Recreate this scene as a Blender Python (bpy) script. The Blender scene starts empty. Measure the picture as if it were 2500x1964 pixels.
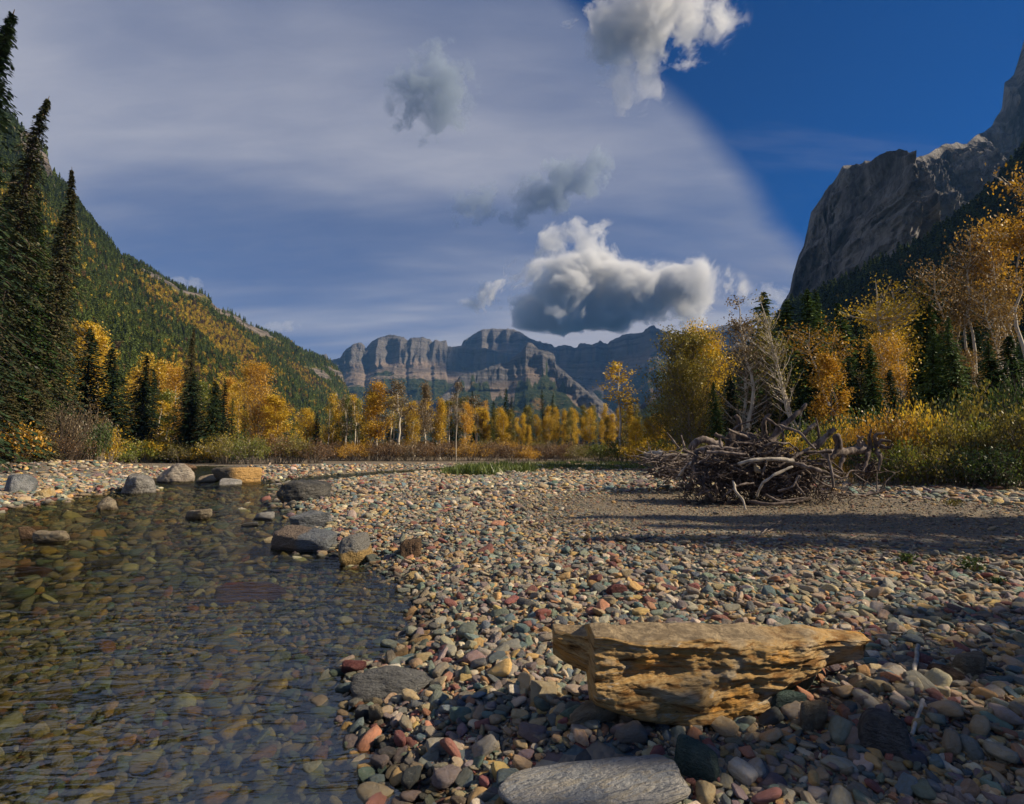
import bpy, math, random
import numpy as np
from mathutils import Vector, Matrix

R = math.radians
rng = np.random.default_rng(11)
random.seed(11)
scene = bpy.context.scene
col_root = scene.collection

# ------------------------------------------------------------------ camera
F = 1294.0            # focal length in pixels of the 2500 px wide photograph
CAM_Z = 1.55
PITCH = R(5.0)
cam_data = bpy.data.cameras.new('camera')
cam_data.sensor_width = 36.0
cam_data.lens = 36.0 * F / 2500.0
cam_data.clip_start = 0.05
cam_data.clip_end = 20000.0
cam = bpy.data.objects.new('camera', cam_data)
cam.location = (0, 0, CAM_Z)
cam.rotation_euler = (R(90) + PITCH, 0, 0)
col_root.objects.link(cam)
scene.camera = cam

# ------------------------------------------------------------------ view / render
scene.render.engine = 'CYCLES'
scene.view_settings.view_transform = 'Standard'
scene.view_settings.look = 'None'
scene.view_settings.gamma = 1.0
scene.view_settings.exposure = 0.50
scene.cycles.use_denoising = True
scene.cycles.max_bounces = 7
scene.cycles.diffuse_bounces = 2
scene.cycles.glossy_bounces = 3
scene.cycles.transmission_bounces = 5
scene.cycles.transparent_max_bounces = 16
scene.cycles.volume_bounces = 2
scene.cycles.use_adaptive_sampling = True
scene.cycles.adaptive_threshold = 0.02

# ------------------------------------------------------------------ sun and sky
SUN_AZ, SUN_EL = 98.0, 33.0       # azimuth clockwise from the view direction (+Y)
sun_dir = Vector((math.sin(R(SUN_AZ)) * math.cos(R(SUN_EL)), math.cos(R(SUN_AZ)) * math.cos(R(SUN_EL)), math.sin(R(SUN_EL))))
sl = bpy.data.lights.new('sun', 'SUN')
sl.energy = 5.0
sl.angle = R(0.5)
sl.color = (1.0, 0.86, 0.64)
so = bpy.data.objects.new('sun', sl)
so.rotation_euler = sun_dir.to_track_quat('Z', 'Y').to_euler()
so.location = (60, 0, 60)
col_root.objects.link(so)

world = bpy.data.worlds.new('World')
scene.world = world
world.use_nodes = True


class NT:
    """tiny helper round a node tree"""
    def __init__(s, tree):
        s.t = tree
        s.n = tree.nodes
        s.n.clear()

    def add(s, typ, **kw):
        nd = s.n.new(typ)
        for k, v in kw.items():
            if k.startswith('i_'):
                key = k[2:]
                key = int(key) if key.isdigit() else key.replace('_', ' ')
                s.set(nd, key, v)
            else:
                setattr(nd, k, v)
        return nd

    def set(s, nd, key, v):
        inp = nd.inputs[key]
        if isinstance(v, bpy.types.NodeSocket):
            s.t.links.new(v, inp)
        elif isinstance(v, bpy.types.Node):
            s.t.links.new(v.outputs[0], inp)
        else:
            inp.default_value = v

    def m(s, op, a, b=None, c=None, clamp=False):
        nd = s.n.new('ShaderNodeMath')
        nd.operation = op
        nd.use_clamp = clamp
        s.set(nd, 0, a)
        if b is not None:
            s.set(nd, 1, b)
        if c is not None:
            s.set(nd, 2, c)
        return nd.outputs[0]

    def mr(s, v, a, b, c=0.0, d=1.0, smooth=True):
        nd = s.n.new('ShaderNodeMapRange')
        nd.interpolation_type = 'SMOOTHSTEP' if smooth else 'LINEAR'
        s.set(nd, 'Value', v)
        s.set(nd, 'From Min', a); s.set(nd, 'From Max', b)
        s.set(nd, 'To Min', c); s.set(nd, 'To Max', d)
        return nd.outputs[0]

    def mix(s, fac, a, b, blend='MIX'):
        nd = s.n.new('ShaderNodeMix')
        nd.data_type = 'RGBA'
        nd.blend_type = blend
        s.set(nd, 0, fac)
        s.set(nd, 6, a if not isinstance(a, tuple) else rgb(a))
        s.set(nd, 7, b if not isinstance(b, tuple) else rgb(b))
        return nd.outputs[2]

    def noise(s, vec, scale, detail=4.0, rough=0.55, dist=0.0, dim='3D'):
        nd = s.n.new('ShaderNodeTexNoise')
        nd.noise_dimensions = dim
        if vec is not None:
            s.set(nd, 'Vector', vec)
        s.set(nd, 'Scale', scale)
        s.set(nd, 'Detail', detail)
        s.set(nd, 'Roughness', rough)
        s.set(nd, 'Distortion', dist)
        return nd.outputs['Fac']

    def mapping(s, vec, scale=(1, 1, 1), rot=(0, 0, 0), loc=(0, 0, 0)):
        nd = s.n.new('ShaderNodeMapping')
        s.set(nd, 'Vector', vec)
        nd.inputs['Location'].default_value = loc
        nd.inputs['Rotation'].default_value = rot
        nd.inputs['Scale'].default_value = scale
        return nd.outputs[0]

    def ramp(s, fac, stops, interp='LINEAR'):
        nd = s.n.new('ShaderNodeValToRGB')
        cr = nd.color_ramp
        cr.interpolation = interp
        while len(cr.elements) < len(stops):
            cr.elements.new(0.5)
        for e, (p, c) in zip(cr.elements, stops):
            e.position = p
            e.color = rgb(c)
        s.set(nd, 'Fac', fac)
        return nd.outputs[0]


def rgb(c):
    return (c[0], c[1], c[2], 1.0) if len(c) == 3 else c


# world: one physical sky, with a high thin veil of cirrostratus lying over its left side
w = NT(world.node_tree)
tc = w.add('ShaderNodeTexCoord')
sky = w.add('ShaderNodeTexSky', sky_type='NISHITA', sun_disc=False)
sky.sun_elevation = R(SUN_EL)
sky.sun_rotation = R(SUN_AZ)
sky.altitude = 1200.0
sky.air_density = 1.0
sky.dust_density = 0.2
sky.ozone_density = 3.0
hsv = w.add('ShaderNodeMix', data_type='RGBA', blend_type='MULTIPLY')
w.set(hsv, 0, 1.0); w.set(hsv, 6, sky.outputs[0]); w.set(hsv, 7, (0.006, 0.40, 0.90, 1.0))
sep = w.add('ShaderNodeSeparateXYZ', i_Vector=tc.outputs['Generated'])
X, Y, Z = sep.outputs
az = w.m('ARCTAN2', X, Y)                      # radians, 0 ahead, + to the right
el = w.m('ARCSINE', Z)
zz = w.m('ADD', w.m('MAXIMUM', Z, 0.0), 0.16)
comb = w.add('ShaderNodeCombineXYZ', i_X=w.m('DIVIDE', X, zz), i_Y=w.m('DIVIDE', Y, zz), i_Z=0.0)
n_edge = w.noise(comb.outputs[0], 1.1, 5.0, 0.55, 0.4)
n_edge2 = w.noise(w.mapping(comb.outputs[0], (0.5, 3.0, 1.0), (0, 0, R(-35))), 1.4, 6.0, 0.6)
# veil edge: half width of the veil measured from azimuth -75 degrees, wider low down
d_az = w.m('ABSOLUTE', w.m('WRAP', w.m('ADD', az, R(75)), math.pi, -math.pi))
elc = w.m('MINIMUM', w.m('MAXIMUM', el, 0.0), R(60))
half = w.m('ADD', R(109.5), w.m('MULTIPLY', w.m('POWER', elc, 2.6), -1.05))
half = w.m('SUBTRACT', half, w.mr(el, R(15), R(5), 0.0, 0.14))
edge = w.m('SUBTRACT', half, d_az)
edge = w.m('ADD', edge, w.m('MULTIPLY', w.m('SUBTRACT', n_edge, 0.5), 0.16))
veil = w.mr(edge, -0.01, 0.07)
# texture of the veil
s1 = w.noise(w.mapping(comb.outputs[0], (0.32, 0.9, 1.0), (0, 0, R(28))), 1.15, 4.0, 0.5, 0.3)
s2 = w.noise(w.mapping(comb.outputs[0], (0.6, 2.6, 1.0), (0, 0, R(12))), 2.2, 5.0, 0.6, 0.3)
body = w.m('ADD', w.m('MULTIPLY', s1, 0.93), w.m('MULTIPLY', s2, 0.07))
n_f = w.noise(w.mapping(comb.outputs[0], (0.8, 2.2, 1.0), (0, 0, R(20))), 7.0, 6.0, 0.65, 0.5)
dens = w.m('ADD', w.mr(body, 0.36, 0.60, 0.58, 0.97), w.m('MULTIPLY', w.m('SUBTRACT', n_f, 0.5), 0.28), clamp=True)
veil_f = w.m('MULTIPLY', veil, dens)
# wisps in the blue part
wisp = w.mr(n_edge2, 0.50, 0.78, 0.0, 0.20)
veil_f = w.m('MAXIMUM', veil_f, wisp)
veil_f = w.m('MULTIPLY', veil_f, w.mr(el, R(-4), R(1)))
veil_col = w.mix(w.mr(body, 0.38, 0.60), (2.5, 3.0, 4.6), (5.6, 5.65, 6.5))
sky_mix = w.mix(veil_f, hsv.outputs[2], veil_col)
bg = w.add('ShaderNodeBackground', i_Color=sky_mix, i_Strength=0.053)
w.add('ShaderNodeOutputWorld', i_Surface=bg)

# ------------------------------------------------------------------ pixel -> place helpers (used to lay the map out)
cP, sP = math.cos(PITCH), math.sin(PITCH)


def ray(px, py):
    u = (px - 1250.0) / F
    v = (982.0 - py) / F
    return np.array([u, cP - v * sP, sP + v * cP])


def at(px, py, Yd):
    d = ray(px, py)
    t = Yd / d[1]
    return np.array([d[0] * t, Yd, CAM_Z + d[2] * t])


def on_plane(px, py, z=0.0):
    d = ray(px, py)
    t = (z - CAM_Z) / d[2]
    return np.array([d[0] * t, d[1] * t])


# ------------------------------------------------------------------ numpy noise
def _h(ix, iy, iz, seed):
    with np.errstate(over='ignore'):
        h = (ix.astype(np.uint32) * np.uint32(374761393) + iy.astype(np.uint32) * np.uint32(668265263)
             + iz.astype(np.uint32) * np.uint32(2147483647 - 1640531) + np.uint32(seed * 974711 + 12345))
        h = (h ^ (h >> np.uint32(13))) * np.uint32(1274126177)
        h = h ^ (h >> np.uint32(16))
        h = h * np.uint32(2246822519)
        h = h ^ (h >> np.uint32(15))
    return h.astype(np.float64) / 4294967295.0


def vnoise(p, seed=0):
    p = np.asarray(p, float)
    i = np.floor(p).astype(np.int64)
    f = p - i
    f = f * f * f * (f * (f * 6 - 15) + 10)
    r = 0
    for a in (0, 1):
        for b in (0, 1):
            for c in (0, 1):
                wgt = (f[..., 0] if a else 1 - f[..., 0]) * (f[..., 1] if b else 1 - f[..., 1]) * (f[..., 2] if c else 1 - f[..., 2])
                r = r + wgt * _h(i[..., 0] + a, i[..., 1] + b, i[..., 2] + c, seed)
    return r * 2 - 1


def fbm(p, octv=4, gain=0.5, seed=0, ridged=False):
    p = np.asarray(p, float)
    amp, tot, s = 1.0, 0.0, 0.0
    for k in range(octv):
        n = vnoise(p, seed + k * 17)
        if ridged:
            n = 1 - 2 * np.abs(n)
        s = s + amp * n
        tot += amp
        amp *= gain
        p = p * 2.03 + 3.17
    return s / tot


def P3(x, y, z=0.0):
    x = np.asarray(x, float)
    return np.stack([x, np.broadcast_to(y, x.shape), np.broadcast_to(z, x.shape)], -1)


# ------------------------------------------------------------------ map of the river
def pl(pts):
    return [tuple(on_plane(*p)) for p in pts]


SHORE_R = [(1090, 1975), (1010, 1920), (950, 1878), (915, 1800), (890, 1746), (875, 1700), (862, 1660), (880, 1637), (985, 1616), (1025, 1560), (1030, 1500),
           (1010, 1441), (960, 1406), (895, 1382), (820, 1362), (800, 1342), (765, 1325), (745, 1300), (760, 1275), (745, 1251), (700, 1236), (705, 1200), (700, 1184)]
SHORE_FAR = [(660, 1176), (610, 1170), (560, 1160), (600, 1149), (628, 1144), (560, 1139), (470, 1138), (430, 1146)]
SHORE_L = [(400, 1162), (372, 1176), (350, 1196), (285, 1206), (190, 1208), (120, 1226), (60, 1236), (-150, 1258), (-500, 1300), (-1100, 1380)]
river = pl(SHORE_R) + pl(SHORE_FAR) + pl(SHORE_L) + [(-24, 5), (-26, -20), (-8, -26), (-1.6, -6), (-0.75, 0.0), (-0.55, 1.2)]
channel = pl([(690, 1184), (735, 1181), (825, 1173), (922, 1163), (1051, 1152.5), (1140, 1147), (1140, 1142), (1051, 1145), (922, 1151.5), (800, 1161), (735, 1167), (690, 1171)])


def poly_sd(x, y, poly):
    """signed distance, negative inside"""
    x = np.asarray(x, float); y = np.asarray(y, float)
    d = np.full(x.shape, 1e18)
    ins = np.zeros(x.shape, bool)
    n = len(poly)
    for i in range(n):
        ax, ay = poly[i]; bx, by = poly[(i + 1) % n]
        ex, ey = bx - ax, by - ay
        wx, wy = x - ax, y - ay
        t = np.clip((wx * ex + wy * ey) / (ex * ex + ey * ey + 1e-12), 0, 1)
        d = np.minimum(d, (wx - ex * t) ** 2 + (wy - ey * t) ** 2)
        c = (ay > y) != (by > y)
        with np.errstate(divide='ignore', invalid='ignore'):
            xi = ex * (y - ay) / (ey if ey != 0 else 1e-12) + ax
        ins ^= c & (x < xi)
    return np.where(ins, -1, 1) * np.sqrt(d)


def water_sd(x, y):
    d1 = poly_sd(x, y, river)
    d2 = poly_sd(x, y, channel)
    d = np.minimum(d1, d2)
    r = np.hypot(x, y)
    return d + 0.05 * fbm(P3(x * 2.5, y * 2.5), 3, seed=3) * np.clip(r / 6, 0.6, 3)


def sstep(a, b, v):
    t = np.clip((v - a) / (b - a), 0, 1)
    return t * t * (3 - 2 * t)


def height(x, y):
    x = np.asarray(x, float); y = np.asarray(y, float)
    d = water_sd(x, y)
    land = (0.20 * (1 - np.exp(-np.maximum(d, 0) / 0.9)) + 0.05 * sstep(1, 6, d)) * (1 - 0.62 * sstep(17, 27, y))
    bed = -0.24 * (1 - np.exp(-np.maximum(-d, 0) / 0.9)) - 0.10 * sstep(1, 4, -d)
    z = np.where(d > 0, land, bed)
    z = z + 0.035 * fbm(P3(x * 0.5, y * 0.5), 3, seed=5) * sstep(-0.2, 1.0, np.abs(d))
    z = z + 0.10 * fbm(P3(x * 0.08, y * 0.08), 2, seed=6) * sstep(0.5, 6, d) * (1 - 0.7 * sstep(17, 27, y))
    # banks: beyond the far bar, to the left, and the hillside to the right
    z = z + 0.9 * sstep(66, 82, y) * sstep(0, 3, d)
    z = z + 0.55 * sstep(24, 34, y) * sstep(-15, -26, x) * (1 - sstep(38, 46, y)) * sstep(1, 6, d)
    hill = np.maximum(0, x - (13.0 + 0.55 * np.maximum(y - 10, 0)))
    z = z + 0.45 * np.minimum(hill, 26) * sstep(0, 14, hill) * sstep(-30, -12, y - 2) * (1 - sstep(120, 260, y)) + 0.4 * sstep(0, 3, hill)
    z = z + 0.13 * np.exp(-(((x - 1.95) / 0.42) ** 2 + ((y - 2.9) / 0.35) ** 2)) + 0.07 * np.exp(-(((x - 0.42) / 0.22) ** 2 + ((y - 2.78) / 0.22) ** 2))
    return z


def gp(px, py):
    """place on the ground seen through this pixel of the photograph"""
    z = 0.1
    for _ in range(12):
        p = on_plane(px, min(py, 1960.0) if False else py, z)
        z = 0.5 * z + 0.5 * float(height(np.array([p[0]]), np.array([p[1]]))[0])
    return np.array([p[0], p[1], z])


def hz(x, y):
    return float(height(np.array([float(x)]), np.array([float(y)]))[0])


# ------------------------------------------------------------------ object helpers
def tag(o, label=None, cat=None, group=None, kind=None):
    if label: o['label'] = label
    if cat: o['category'] = cat
    if group: o['group'] = group
    if kind: o['kind'] = kind
    return o


def mesh_obj(name, verts, faces, mat=None, parent=None, smooth=True, mats=None, fm=None):
    me = bpy.data.meshes.new(name)
    verts = np.asarray(verts, np.float32)
    if isinstance(faces, np.ndarray):
        nf, k = faces.shape
        me.vertices.add(len(verts))
        me.vertices.foreach_set('co', verts.ravel())
        me.loops.add(nf * k)
        me.loops.foreach_set('vertex_index', faces.ravel().astype(np.int32))
        me.polygons.add(nf)
        me.polygons.foreach_set('loop_start', np.arange(0, nf * k, k, dtype=np.int32))
        me.update(calc_edges=True)
        me.validate()
    else:
        me.from_pydata([tuple(v) for v in verts], [], faces)
    if smooth:
        me.shade_smooth()
    if mats:
        for mm in mats:
            me.materials.append(mm)
        if fm is not None:
            me.polygons.foreach_set('material_index', np.asarray(fm, np.int32))
    elif mat:
        me.materials.append(mat)
    o = bpy.data.objects.new(name, me)
    col_root.objects.link(o)
    if parent:
        o.parent = parent
    return o


def empty(name, loc=(0, 0, 0), rot=(0, 0, 0), scale=(1, 1, 1)):
    o = bpy.data.objects.new(name, None)
    o.location = loc
    o.rotation_euler = rot
    o.scale = scale
    o.empty_display_size = 0.2
    col_root.objects.link(o)
    return o


def grid_faces(nu, nv, wrap=False):
    i = np.arange(nu if wrap else nu - 1)[:, None]
    j = np.arange(nv - 1)[None, :]
    a = i * nv + j
    b = ((i + 1) % nu) * nv + j
    return np.stack([a, b, b + 1, a + 1], -1).reshape(-1, 4)


class Geo:
    """collects tubes, quads and triangles into one mesh (quads; a triangle repeats nothing, kept as its own list)"""
    def __init__(s):
        s.v = []; s.q = []; s.n = 0

    def add(s, v, q):
        v = np.asarray(v, float); q = np.asarray(q, int)
        s.v.append(v); s.q.append(q + s.n); s.n += len(v)

    def tube(s, pts, rad, k=6):
        pts = np.asarray(pts, float)
        rad = np.broadcast_to(np.asarray(rad, float), (len(pts),))
        t = np.gradient(pts, axis=0)
        t /= np.linalg.norm(t, axis=1)[:, None] + 1e-9
        ref = np.array([0.31, 0.17, 0.93]) if abs(t[0][2]) < 0.8 else np.array([0.95, 0.2, 0.1])
        a = np.cross(t, ref); a /= np.linalg.norm(a, axis=1)[:, None] + 1e-9
        b = np.cross(t, a)
        ang = np.linspace(0, 2 * np.pi, k, endpoint=False)
        v = pts[:, None, :] + rad[:, None, None] * (np.cos(ang)[None, :, None] * a[:, None, :] + np.sin(ang)[None, :, None] * b[:, None, :])
        n = len(pts)
        i = np.arange(n - 1)[:, None] * k; j = np.arange(k)[None, :]
        q = np.stack([i + j, i + (j + 1) % k, i + k + (j + 1) % k, i + k + j], -1).reshape(-1, 4)
        s.add(v.reshape(-1, 3), q)

    def leaves(s, c, a, b):
        """flat leaf quads (rhombi): centre c, long half axis a, short half axis b, all (n,3)"""
        n = len(c)
        v = np.stack([c - a, c - 0.15 * a + b, c + a, c - 0.15 * a - b], 1).reshape(-1, 3)
        q = np.arange(4 * n).reshape(n, 4)
        s.add(v, q)

    def obj(s, name, mat, parent=None, smooth=True):
        return mesh_obj(name, np.concatenate(s.v), np.concatenate(s.q), mat, parent, smooth)


def unit(v):
    return v / (np.linalg.norm(v, axis=-1, keepdims=True) + 1e-9)

# ================================================================== materials
def new_mat(name):
    m = bpy.data.materials.new(name)
    m.use_nodes = True
    return m, NT(m.node_tree)


def bsdf(nt, color, rough=0.85, spec=0.25, bump=None, bdist=0.01, bstr=1.0, **kw):
    b = nt.add('ShaderNodeBsdfPrincipled')
    nt.set(b, 'Base Color', rgb(color) if isinstance(color, tuple) else color)
    nt.set(b, 'Roughness', rough)
    nt.set(b, 'Specular IOR Level', spec)
    if bump is not None:
        bp = nt.add('ShaderNodeBump', i_Height=bump, i_Distance=bdist, i_Strength=bstr)
        nt.set(b, 'Normal', bp)
    for k, v in kw.items():
        nt.set(b, k.replace('_', ' '), v)
    return b


def out(nt, sh, vol=None):
    o = nt.add('ShaderNodeOutputMaterial')
    if sh is not None:
        nt.set(o, 'Surface', sh)
    if vol is not None:
        nt.set(o, 'Volume', vol)


def stone_material(name, source):
    m, nt = new_mat(name)
    tc = nt.add('ShaderNodeTexCoord')
    oi = nt.add('ShaderNodeObjectInfo')
    if source == 'inst':
        at_ = nt.add('ShaderNodeAttribute', attribute_type='INSTANCER', attribute_name='col')
        base = at_.outputs['Color']
    else:
        base = oi.outputs['Color']
    rnd = nt.m('MULTIPLY', oi.outputs['Random'], 37.0)
    vec = nt.add('ShaderNodeVectorMath', operation='ADD', i_0=tc.outputs['Object'], i_1=nt.add('ShaderNodeCombineXYZ', i_X=rnd, i_Y=rnd, i_Z=rnd).outputs[0]).outputs[0]
    n1 = nt.noise(vec, 2.2, 5.0, 0.65)
    n2 = nt.noise(nt.mapping(vec, (1.0, 1.0, 7.0), (0.4, 0.3, 0)), 1.6, 4.0, 0.6, 0.6)
    n3 = nt.noise(vec, 22.0, 3.0, 0.7)
    c = nt.mix(nt.mr(n1, 0.35, 0.7), base, nt.mix(0.6, base, (0.9, 0.75, 0.5), 'MULTIPLY'))
    c = nt.mix(nt.mr(n2, 0.55, 0.75, 0, 0.38), c, (0.46, 0.42, 0.34))
    c = nt.mix(nt.mr(n3, 0.5, 0.8, 0, 0.45), c, (0.06, 0.055, 0.05))
    h = nt.m('ADD', nt.m('MULTIPLY', n1, 0.6), nt.m('MULTIPLY', n3, 0.25))
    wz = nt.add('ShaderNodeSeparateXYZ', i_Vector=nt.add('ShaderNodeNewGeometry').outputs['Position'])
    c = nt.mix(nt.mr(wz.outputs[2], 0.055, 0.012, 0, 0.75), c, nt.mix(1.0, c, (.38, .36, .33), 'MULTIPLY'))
    out(nt, bsdf(nt, c, 0.72, 0.3, h, 0.22, 0.6))
    return m


M_STONE_I = stone_material('stone_gravel', 'inst')
M_STONE_O = stone_material('stone_single', 'obj')

# colour families of the cobbles: grey green, blue grey, tan, ochre, maroon, purple grey, cream, dark grey
PAL = np.array([[.145, .165, .135], [.10, .135, .145], [.29, .225, .14], [.36, .235, .10], [.19, .080, .068], [.150, .118, .120], [.42, .37, .28], [.07, .075, .078],
                [.225, .195, .155], [.29, .15, .09], [.10, .145, .128], [.19, .17, .15]])
PAL_W = np.array([.13, .09, .21, .10, .050, .06, .075, .06, .17, .045, .03, .12])
PAL_W = PAL_W / PAL_W.sum()


def stone_colors(n):
    c = PAL[rng.choice(len(PAL), n, p=PAL_W)]
    c = c * 1.65 * rng.uniform(0.66, 1.34, (n, 1)) * rng.uniform(0.92, 1.08, (n, 3))
    return np.clip(c, 0.01, 0.9)


def ico(sub):
    bm = bmesh_ico(sub)
    return bm


import bmesh


def bmesh_ico(sub):
    bm = bmesh.new()
    bmesh.ops.create_icosphere(bm, subdivisions=sub, radius=1.0)
    v = np.array([p.co[:] for p in bm.verts])
    f = np.array([[q.index for q in fc.verts] for fc in bm.faces])
    bm.free()
    return v, f


ICO = {k: bmesh_ico(k) for k in (2, 3, 4, 5, 6)}


def stone_shape(sub, seed, nplanes=11, p=9.0, rough=0.03, flat=1.0):
    """rounded stone: a soft intersection of half spaces round the centre"""
    r_ = np.random.default_rng(seed)
    v, f = ICO[sub]
    d = unit(r_.normal(size=(nplanes, 3)))
    off = r_.uniform(0.62, 1.0, nplanes)
    d = np.concatenate([d, np.eye(3), -np.eye(3)])
    off = np.concatenate([off, r_.uniform(0.85, 1.05, 6)])
    c = np.maximum(v @ d.T, 1e-3) / off
    rr = (c ** p).sum(1) ** (-1.0 / p)
    rr = rr * (1 + rough * fbm(v * 2.1 + seed, 4, seed=seed))
    o = v * rr[:, None]
    return o, f


STONES = []
for k in range(16):
    v, f = stone_shape(3, 100 + k, nplanes=4 + k % 6, p=7 + (k % 5) * 3.4, rough=0.09)
    me = bpy.data.meshes.new('stone')
    me.from_pydata([tuple(q) for q in v], [], [tuple(q) for q in f])
    me.shade_smooth()
    STONES.append(me)
STONES_LO = []
for k in range(10):
    v, f = stone_shape(2, 200 + k, nplanes=4 + k % 6, p=8 + (k % 4) * 4, rough=0.09)
    me = bpy.data.meshes.new('stone_small')
    me.from_pydata([tuple(q) for q in v], [], [tuple(q) for q in f])
    me.shade_smooth()
    STONES_LO.append(me)


def scatter(name, meshes, mat, pos, rot, scl, color, parent=None, extra=None):
    """one object whose points carry copies of a few shapes (geometry nodes)"""
    n = len(pos)
    me = bpy.data.meshes.new(name)
    me.vertices.add(n)
    me.vertices.foreach_set('co', np.asarray(pos, np.float32).ravel())
    for nm, arr, typ in (('rot', rot, 'FLOAT_VECTOR'), ('scl', scl, 'FLOAT_VECTOR')):
        a = me.attributes.new(nm, typ, 'POINT')
        a.data.foreach_set('vector', np.asarray(arr, np.float32).ravel())
    a = me.attributes.new('col', 'FLOAT_COLOR', 'POINT')
    a.data.foreach_set('color', np.concatenate([color, np.ones((n, 1))], 1).astype(np.float32).ravel())
    a = me.attributes.new('pick', 'INT', 'POINT')
    a.data.foreach_set('value', rng.integers(0, len(meshes), n).astype(np.int32))
    me.update()
    o = bpy.data.objects.new(name, me)
    col_root.objects.link(o)
    if parent:
        o.parent = parent
    if mat:
        me.materials.append(mat)
    ng = bpy.data.node_groups.new(name, 'GeometryNodeTree')
    ng.interface.new_socket('Geometry', in_out='INPUT', socket_type='NodeSocketGeometry')
    ng.interface.new_socket('Geometry', in_out='OUTPUT', socket_type='NodeSocketGeometry')
    N = ng.nodes; L = ng.links
    gi = N.new('NodeGroupInput'); go = N.new('NodeGroupOutput')
    iop = N.new('GeometryNodeInstanceOnPoints')
    g2i = N.new('GeometryNodeGeometryToInstance')
    for me_ in reversed(meshes):
        src = bpy.data.objects.new(me_.name, me_)          # source shape, not linked to the scene
        if mat and not me_.materials:
            me_.materials.append(mat)
        oi = N.new('GeometryNodeObjectInfo')
        oi.inputs['Object'].default_value = src
        L.new(oi.outputs['Geometry'], g2i.inputs[0])
    L.new(gi.outputs[0], iop.inputs['Points'])
    L.new(g2i.outputs[0], iop.inputs['Instance'])
    iop.inputs['Pick Instance'].default_value = True

    def attr(nm, typ):
        a_ = N.new('GeometryNodeInputNamedAttribute')
        a_.data_type = typ
        a_.inputs['Name'].default_value = nm
        return a_.outputs['Attribute']
    L.new(attr('pick', 'INT'), iop.inputs['Instance Index'])
    L.new(attr('rot', 'FLOAT_VECTOR'), iop.inputs['Rotation'])
    L.new(attr('scl', 'FLOAT_VECTOR'), iop.inputs['Scale'])
    L.new(iop.outputs[0], go.inputs[0])
    md = o.modifiers.new('scatter', 'NODES')
    md.node_group = ng
    return o


# ================================================================== ground, riverbed, water
def ground_material():
    m, nt = new_mat('ground')
    geo = nt.add('ShaderNodeNewGeometry')
    pos = geo.outputs['Position']
    wob = nt.noise(pos, 3.0, 3.0, 0.6)
    vor = nt.add('ShaderNodeTexVoronoi', i_Vector=pos, i_Scale=9.0, i_Randomness=1.0)
    vor2 = nt.add('ShaderNodeTexVoronoi', i_Vector=pos, i_Scale=26.0)
    sv = nt.add('ShaderNodeSeparateColor', i_Color=vor.outputs['Color'])
    stops = [(i / 11.0, tuple(PAL[j] * 0.9)) for i, j in enumerate([7, 0, 8, 1, 2, 11, 6, 8, 3, 5, 4, 2])]
    c = nt.ramp(sv.outputs[0], stops, 'CONSTANT')
    sv2 = nt.add('ShaderNodeSeparateColor', i_Color=vor2.outputs['Color'])
    c2 = nt.ramp(sv2.outputs[0], stops, 'CONSTANT')
    sand = nt.mix(nt.noise(pos, 40.0, 4.0, 0.7), (.11, .085, .055), (.24, .19, .13))
    sand = nt.mix(0.35, sand, c2)
    big = nt.noise(pos, 0.35, 4.0, 0.6)
    sxyz = nt.add('ShaderNodeSeparateXYZ', i_Vector=pos)
    # fine brown gravel lies round the stump and on the far bar
    vd = nt.add('ShaderNodeVectorMath', operation='DISTANCE', i_0=pos)
    vd.inputs[1].default_value = (5.8, 12.0, 0.2)
    fine = nt.mr(nt.m('ADD', vd.outputs['Value'], nt.m('MULTIPLY', big, 3.0)), 7.5, 4.5)
    vd2 = nt.mr(sxyz.outputs['Y'], 44.0, 58.0)
    fine = nt.m('MAXIMUM', fine, vd2)
    fine = nt.m('MAXIMUM', fine, nt.mr(big, 0.62, 0.7))
    cc = nt.mix(fine, c, sand)
    # grass and soil beyond the bar and on the banks
    soil = nt.mix(nt.noise(pos, 1.5, 5.0, 0.6), (.035, .045, .014), (.13, .085, .03))
    far = nt.mr(nt.m('ADD', sxyz.outputs['Y'], nt.m('MULTIPLY', big, 6.0)), 73.0, 78.0)
    hi = nt.mr(sxyz.outputs['Z'], 1.7, 2.2)
    veg = nt.m('MAXIMUM', far, hi)
    cc = nt.mix(veg, cc, soil)
    h = nt.m('ADD', nt.m('MULTIPLY', vor.outputs['Distance'], -0.9), nt.m('MULTIPLY', vor2.outputs['Distance'], -0.35))
    h = nt.m('ADD', h, nt.m('MULTIPLY', wob, 0.3))
    out(nt, bsdf(nt, cc, 0.9, 0.2, h, 0.05, 0.8))
    return m


def riverbed_material():
    m, nt = new_mat('riverbed')
    geo = nt.add('ShaderNodeNewGeometry')
    pos = geo.outputs['Position']
    vor = nt.add('ShaderNodeTexVoronoi', i_Vector=pos, i_Scale=11.0)
    sv = nt.add('ShaderNodeSeparateColor', i_Color=vor.outputs['Color'])
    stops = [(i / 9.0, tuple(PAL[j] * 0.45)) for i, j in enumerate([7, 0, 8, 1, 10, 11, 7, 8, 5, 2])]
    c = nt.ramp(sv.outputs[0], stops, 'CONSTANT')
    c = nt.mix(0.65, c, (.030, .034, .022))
    out(nt, bsdf(nt, c, 0.9, 0.1, nt.m('MULTIPLY', vor.outputs['Distance'], -1.0), 0.05, 0.8))
    return m


M_GROUND = ground_material()
M_BED = riverbed_material()

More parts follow.
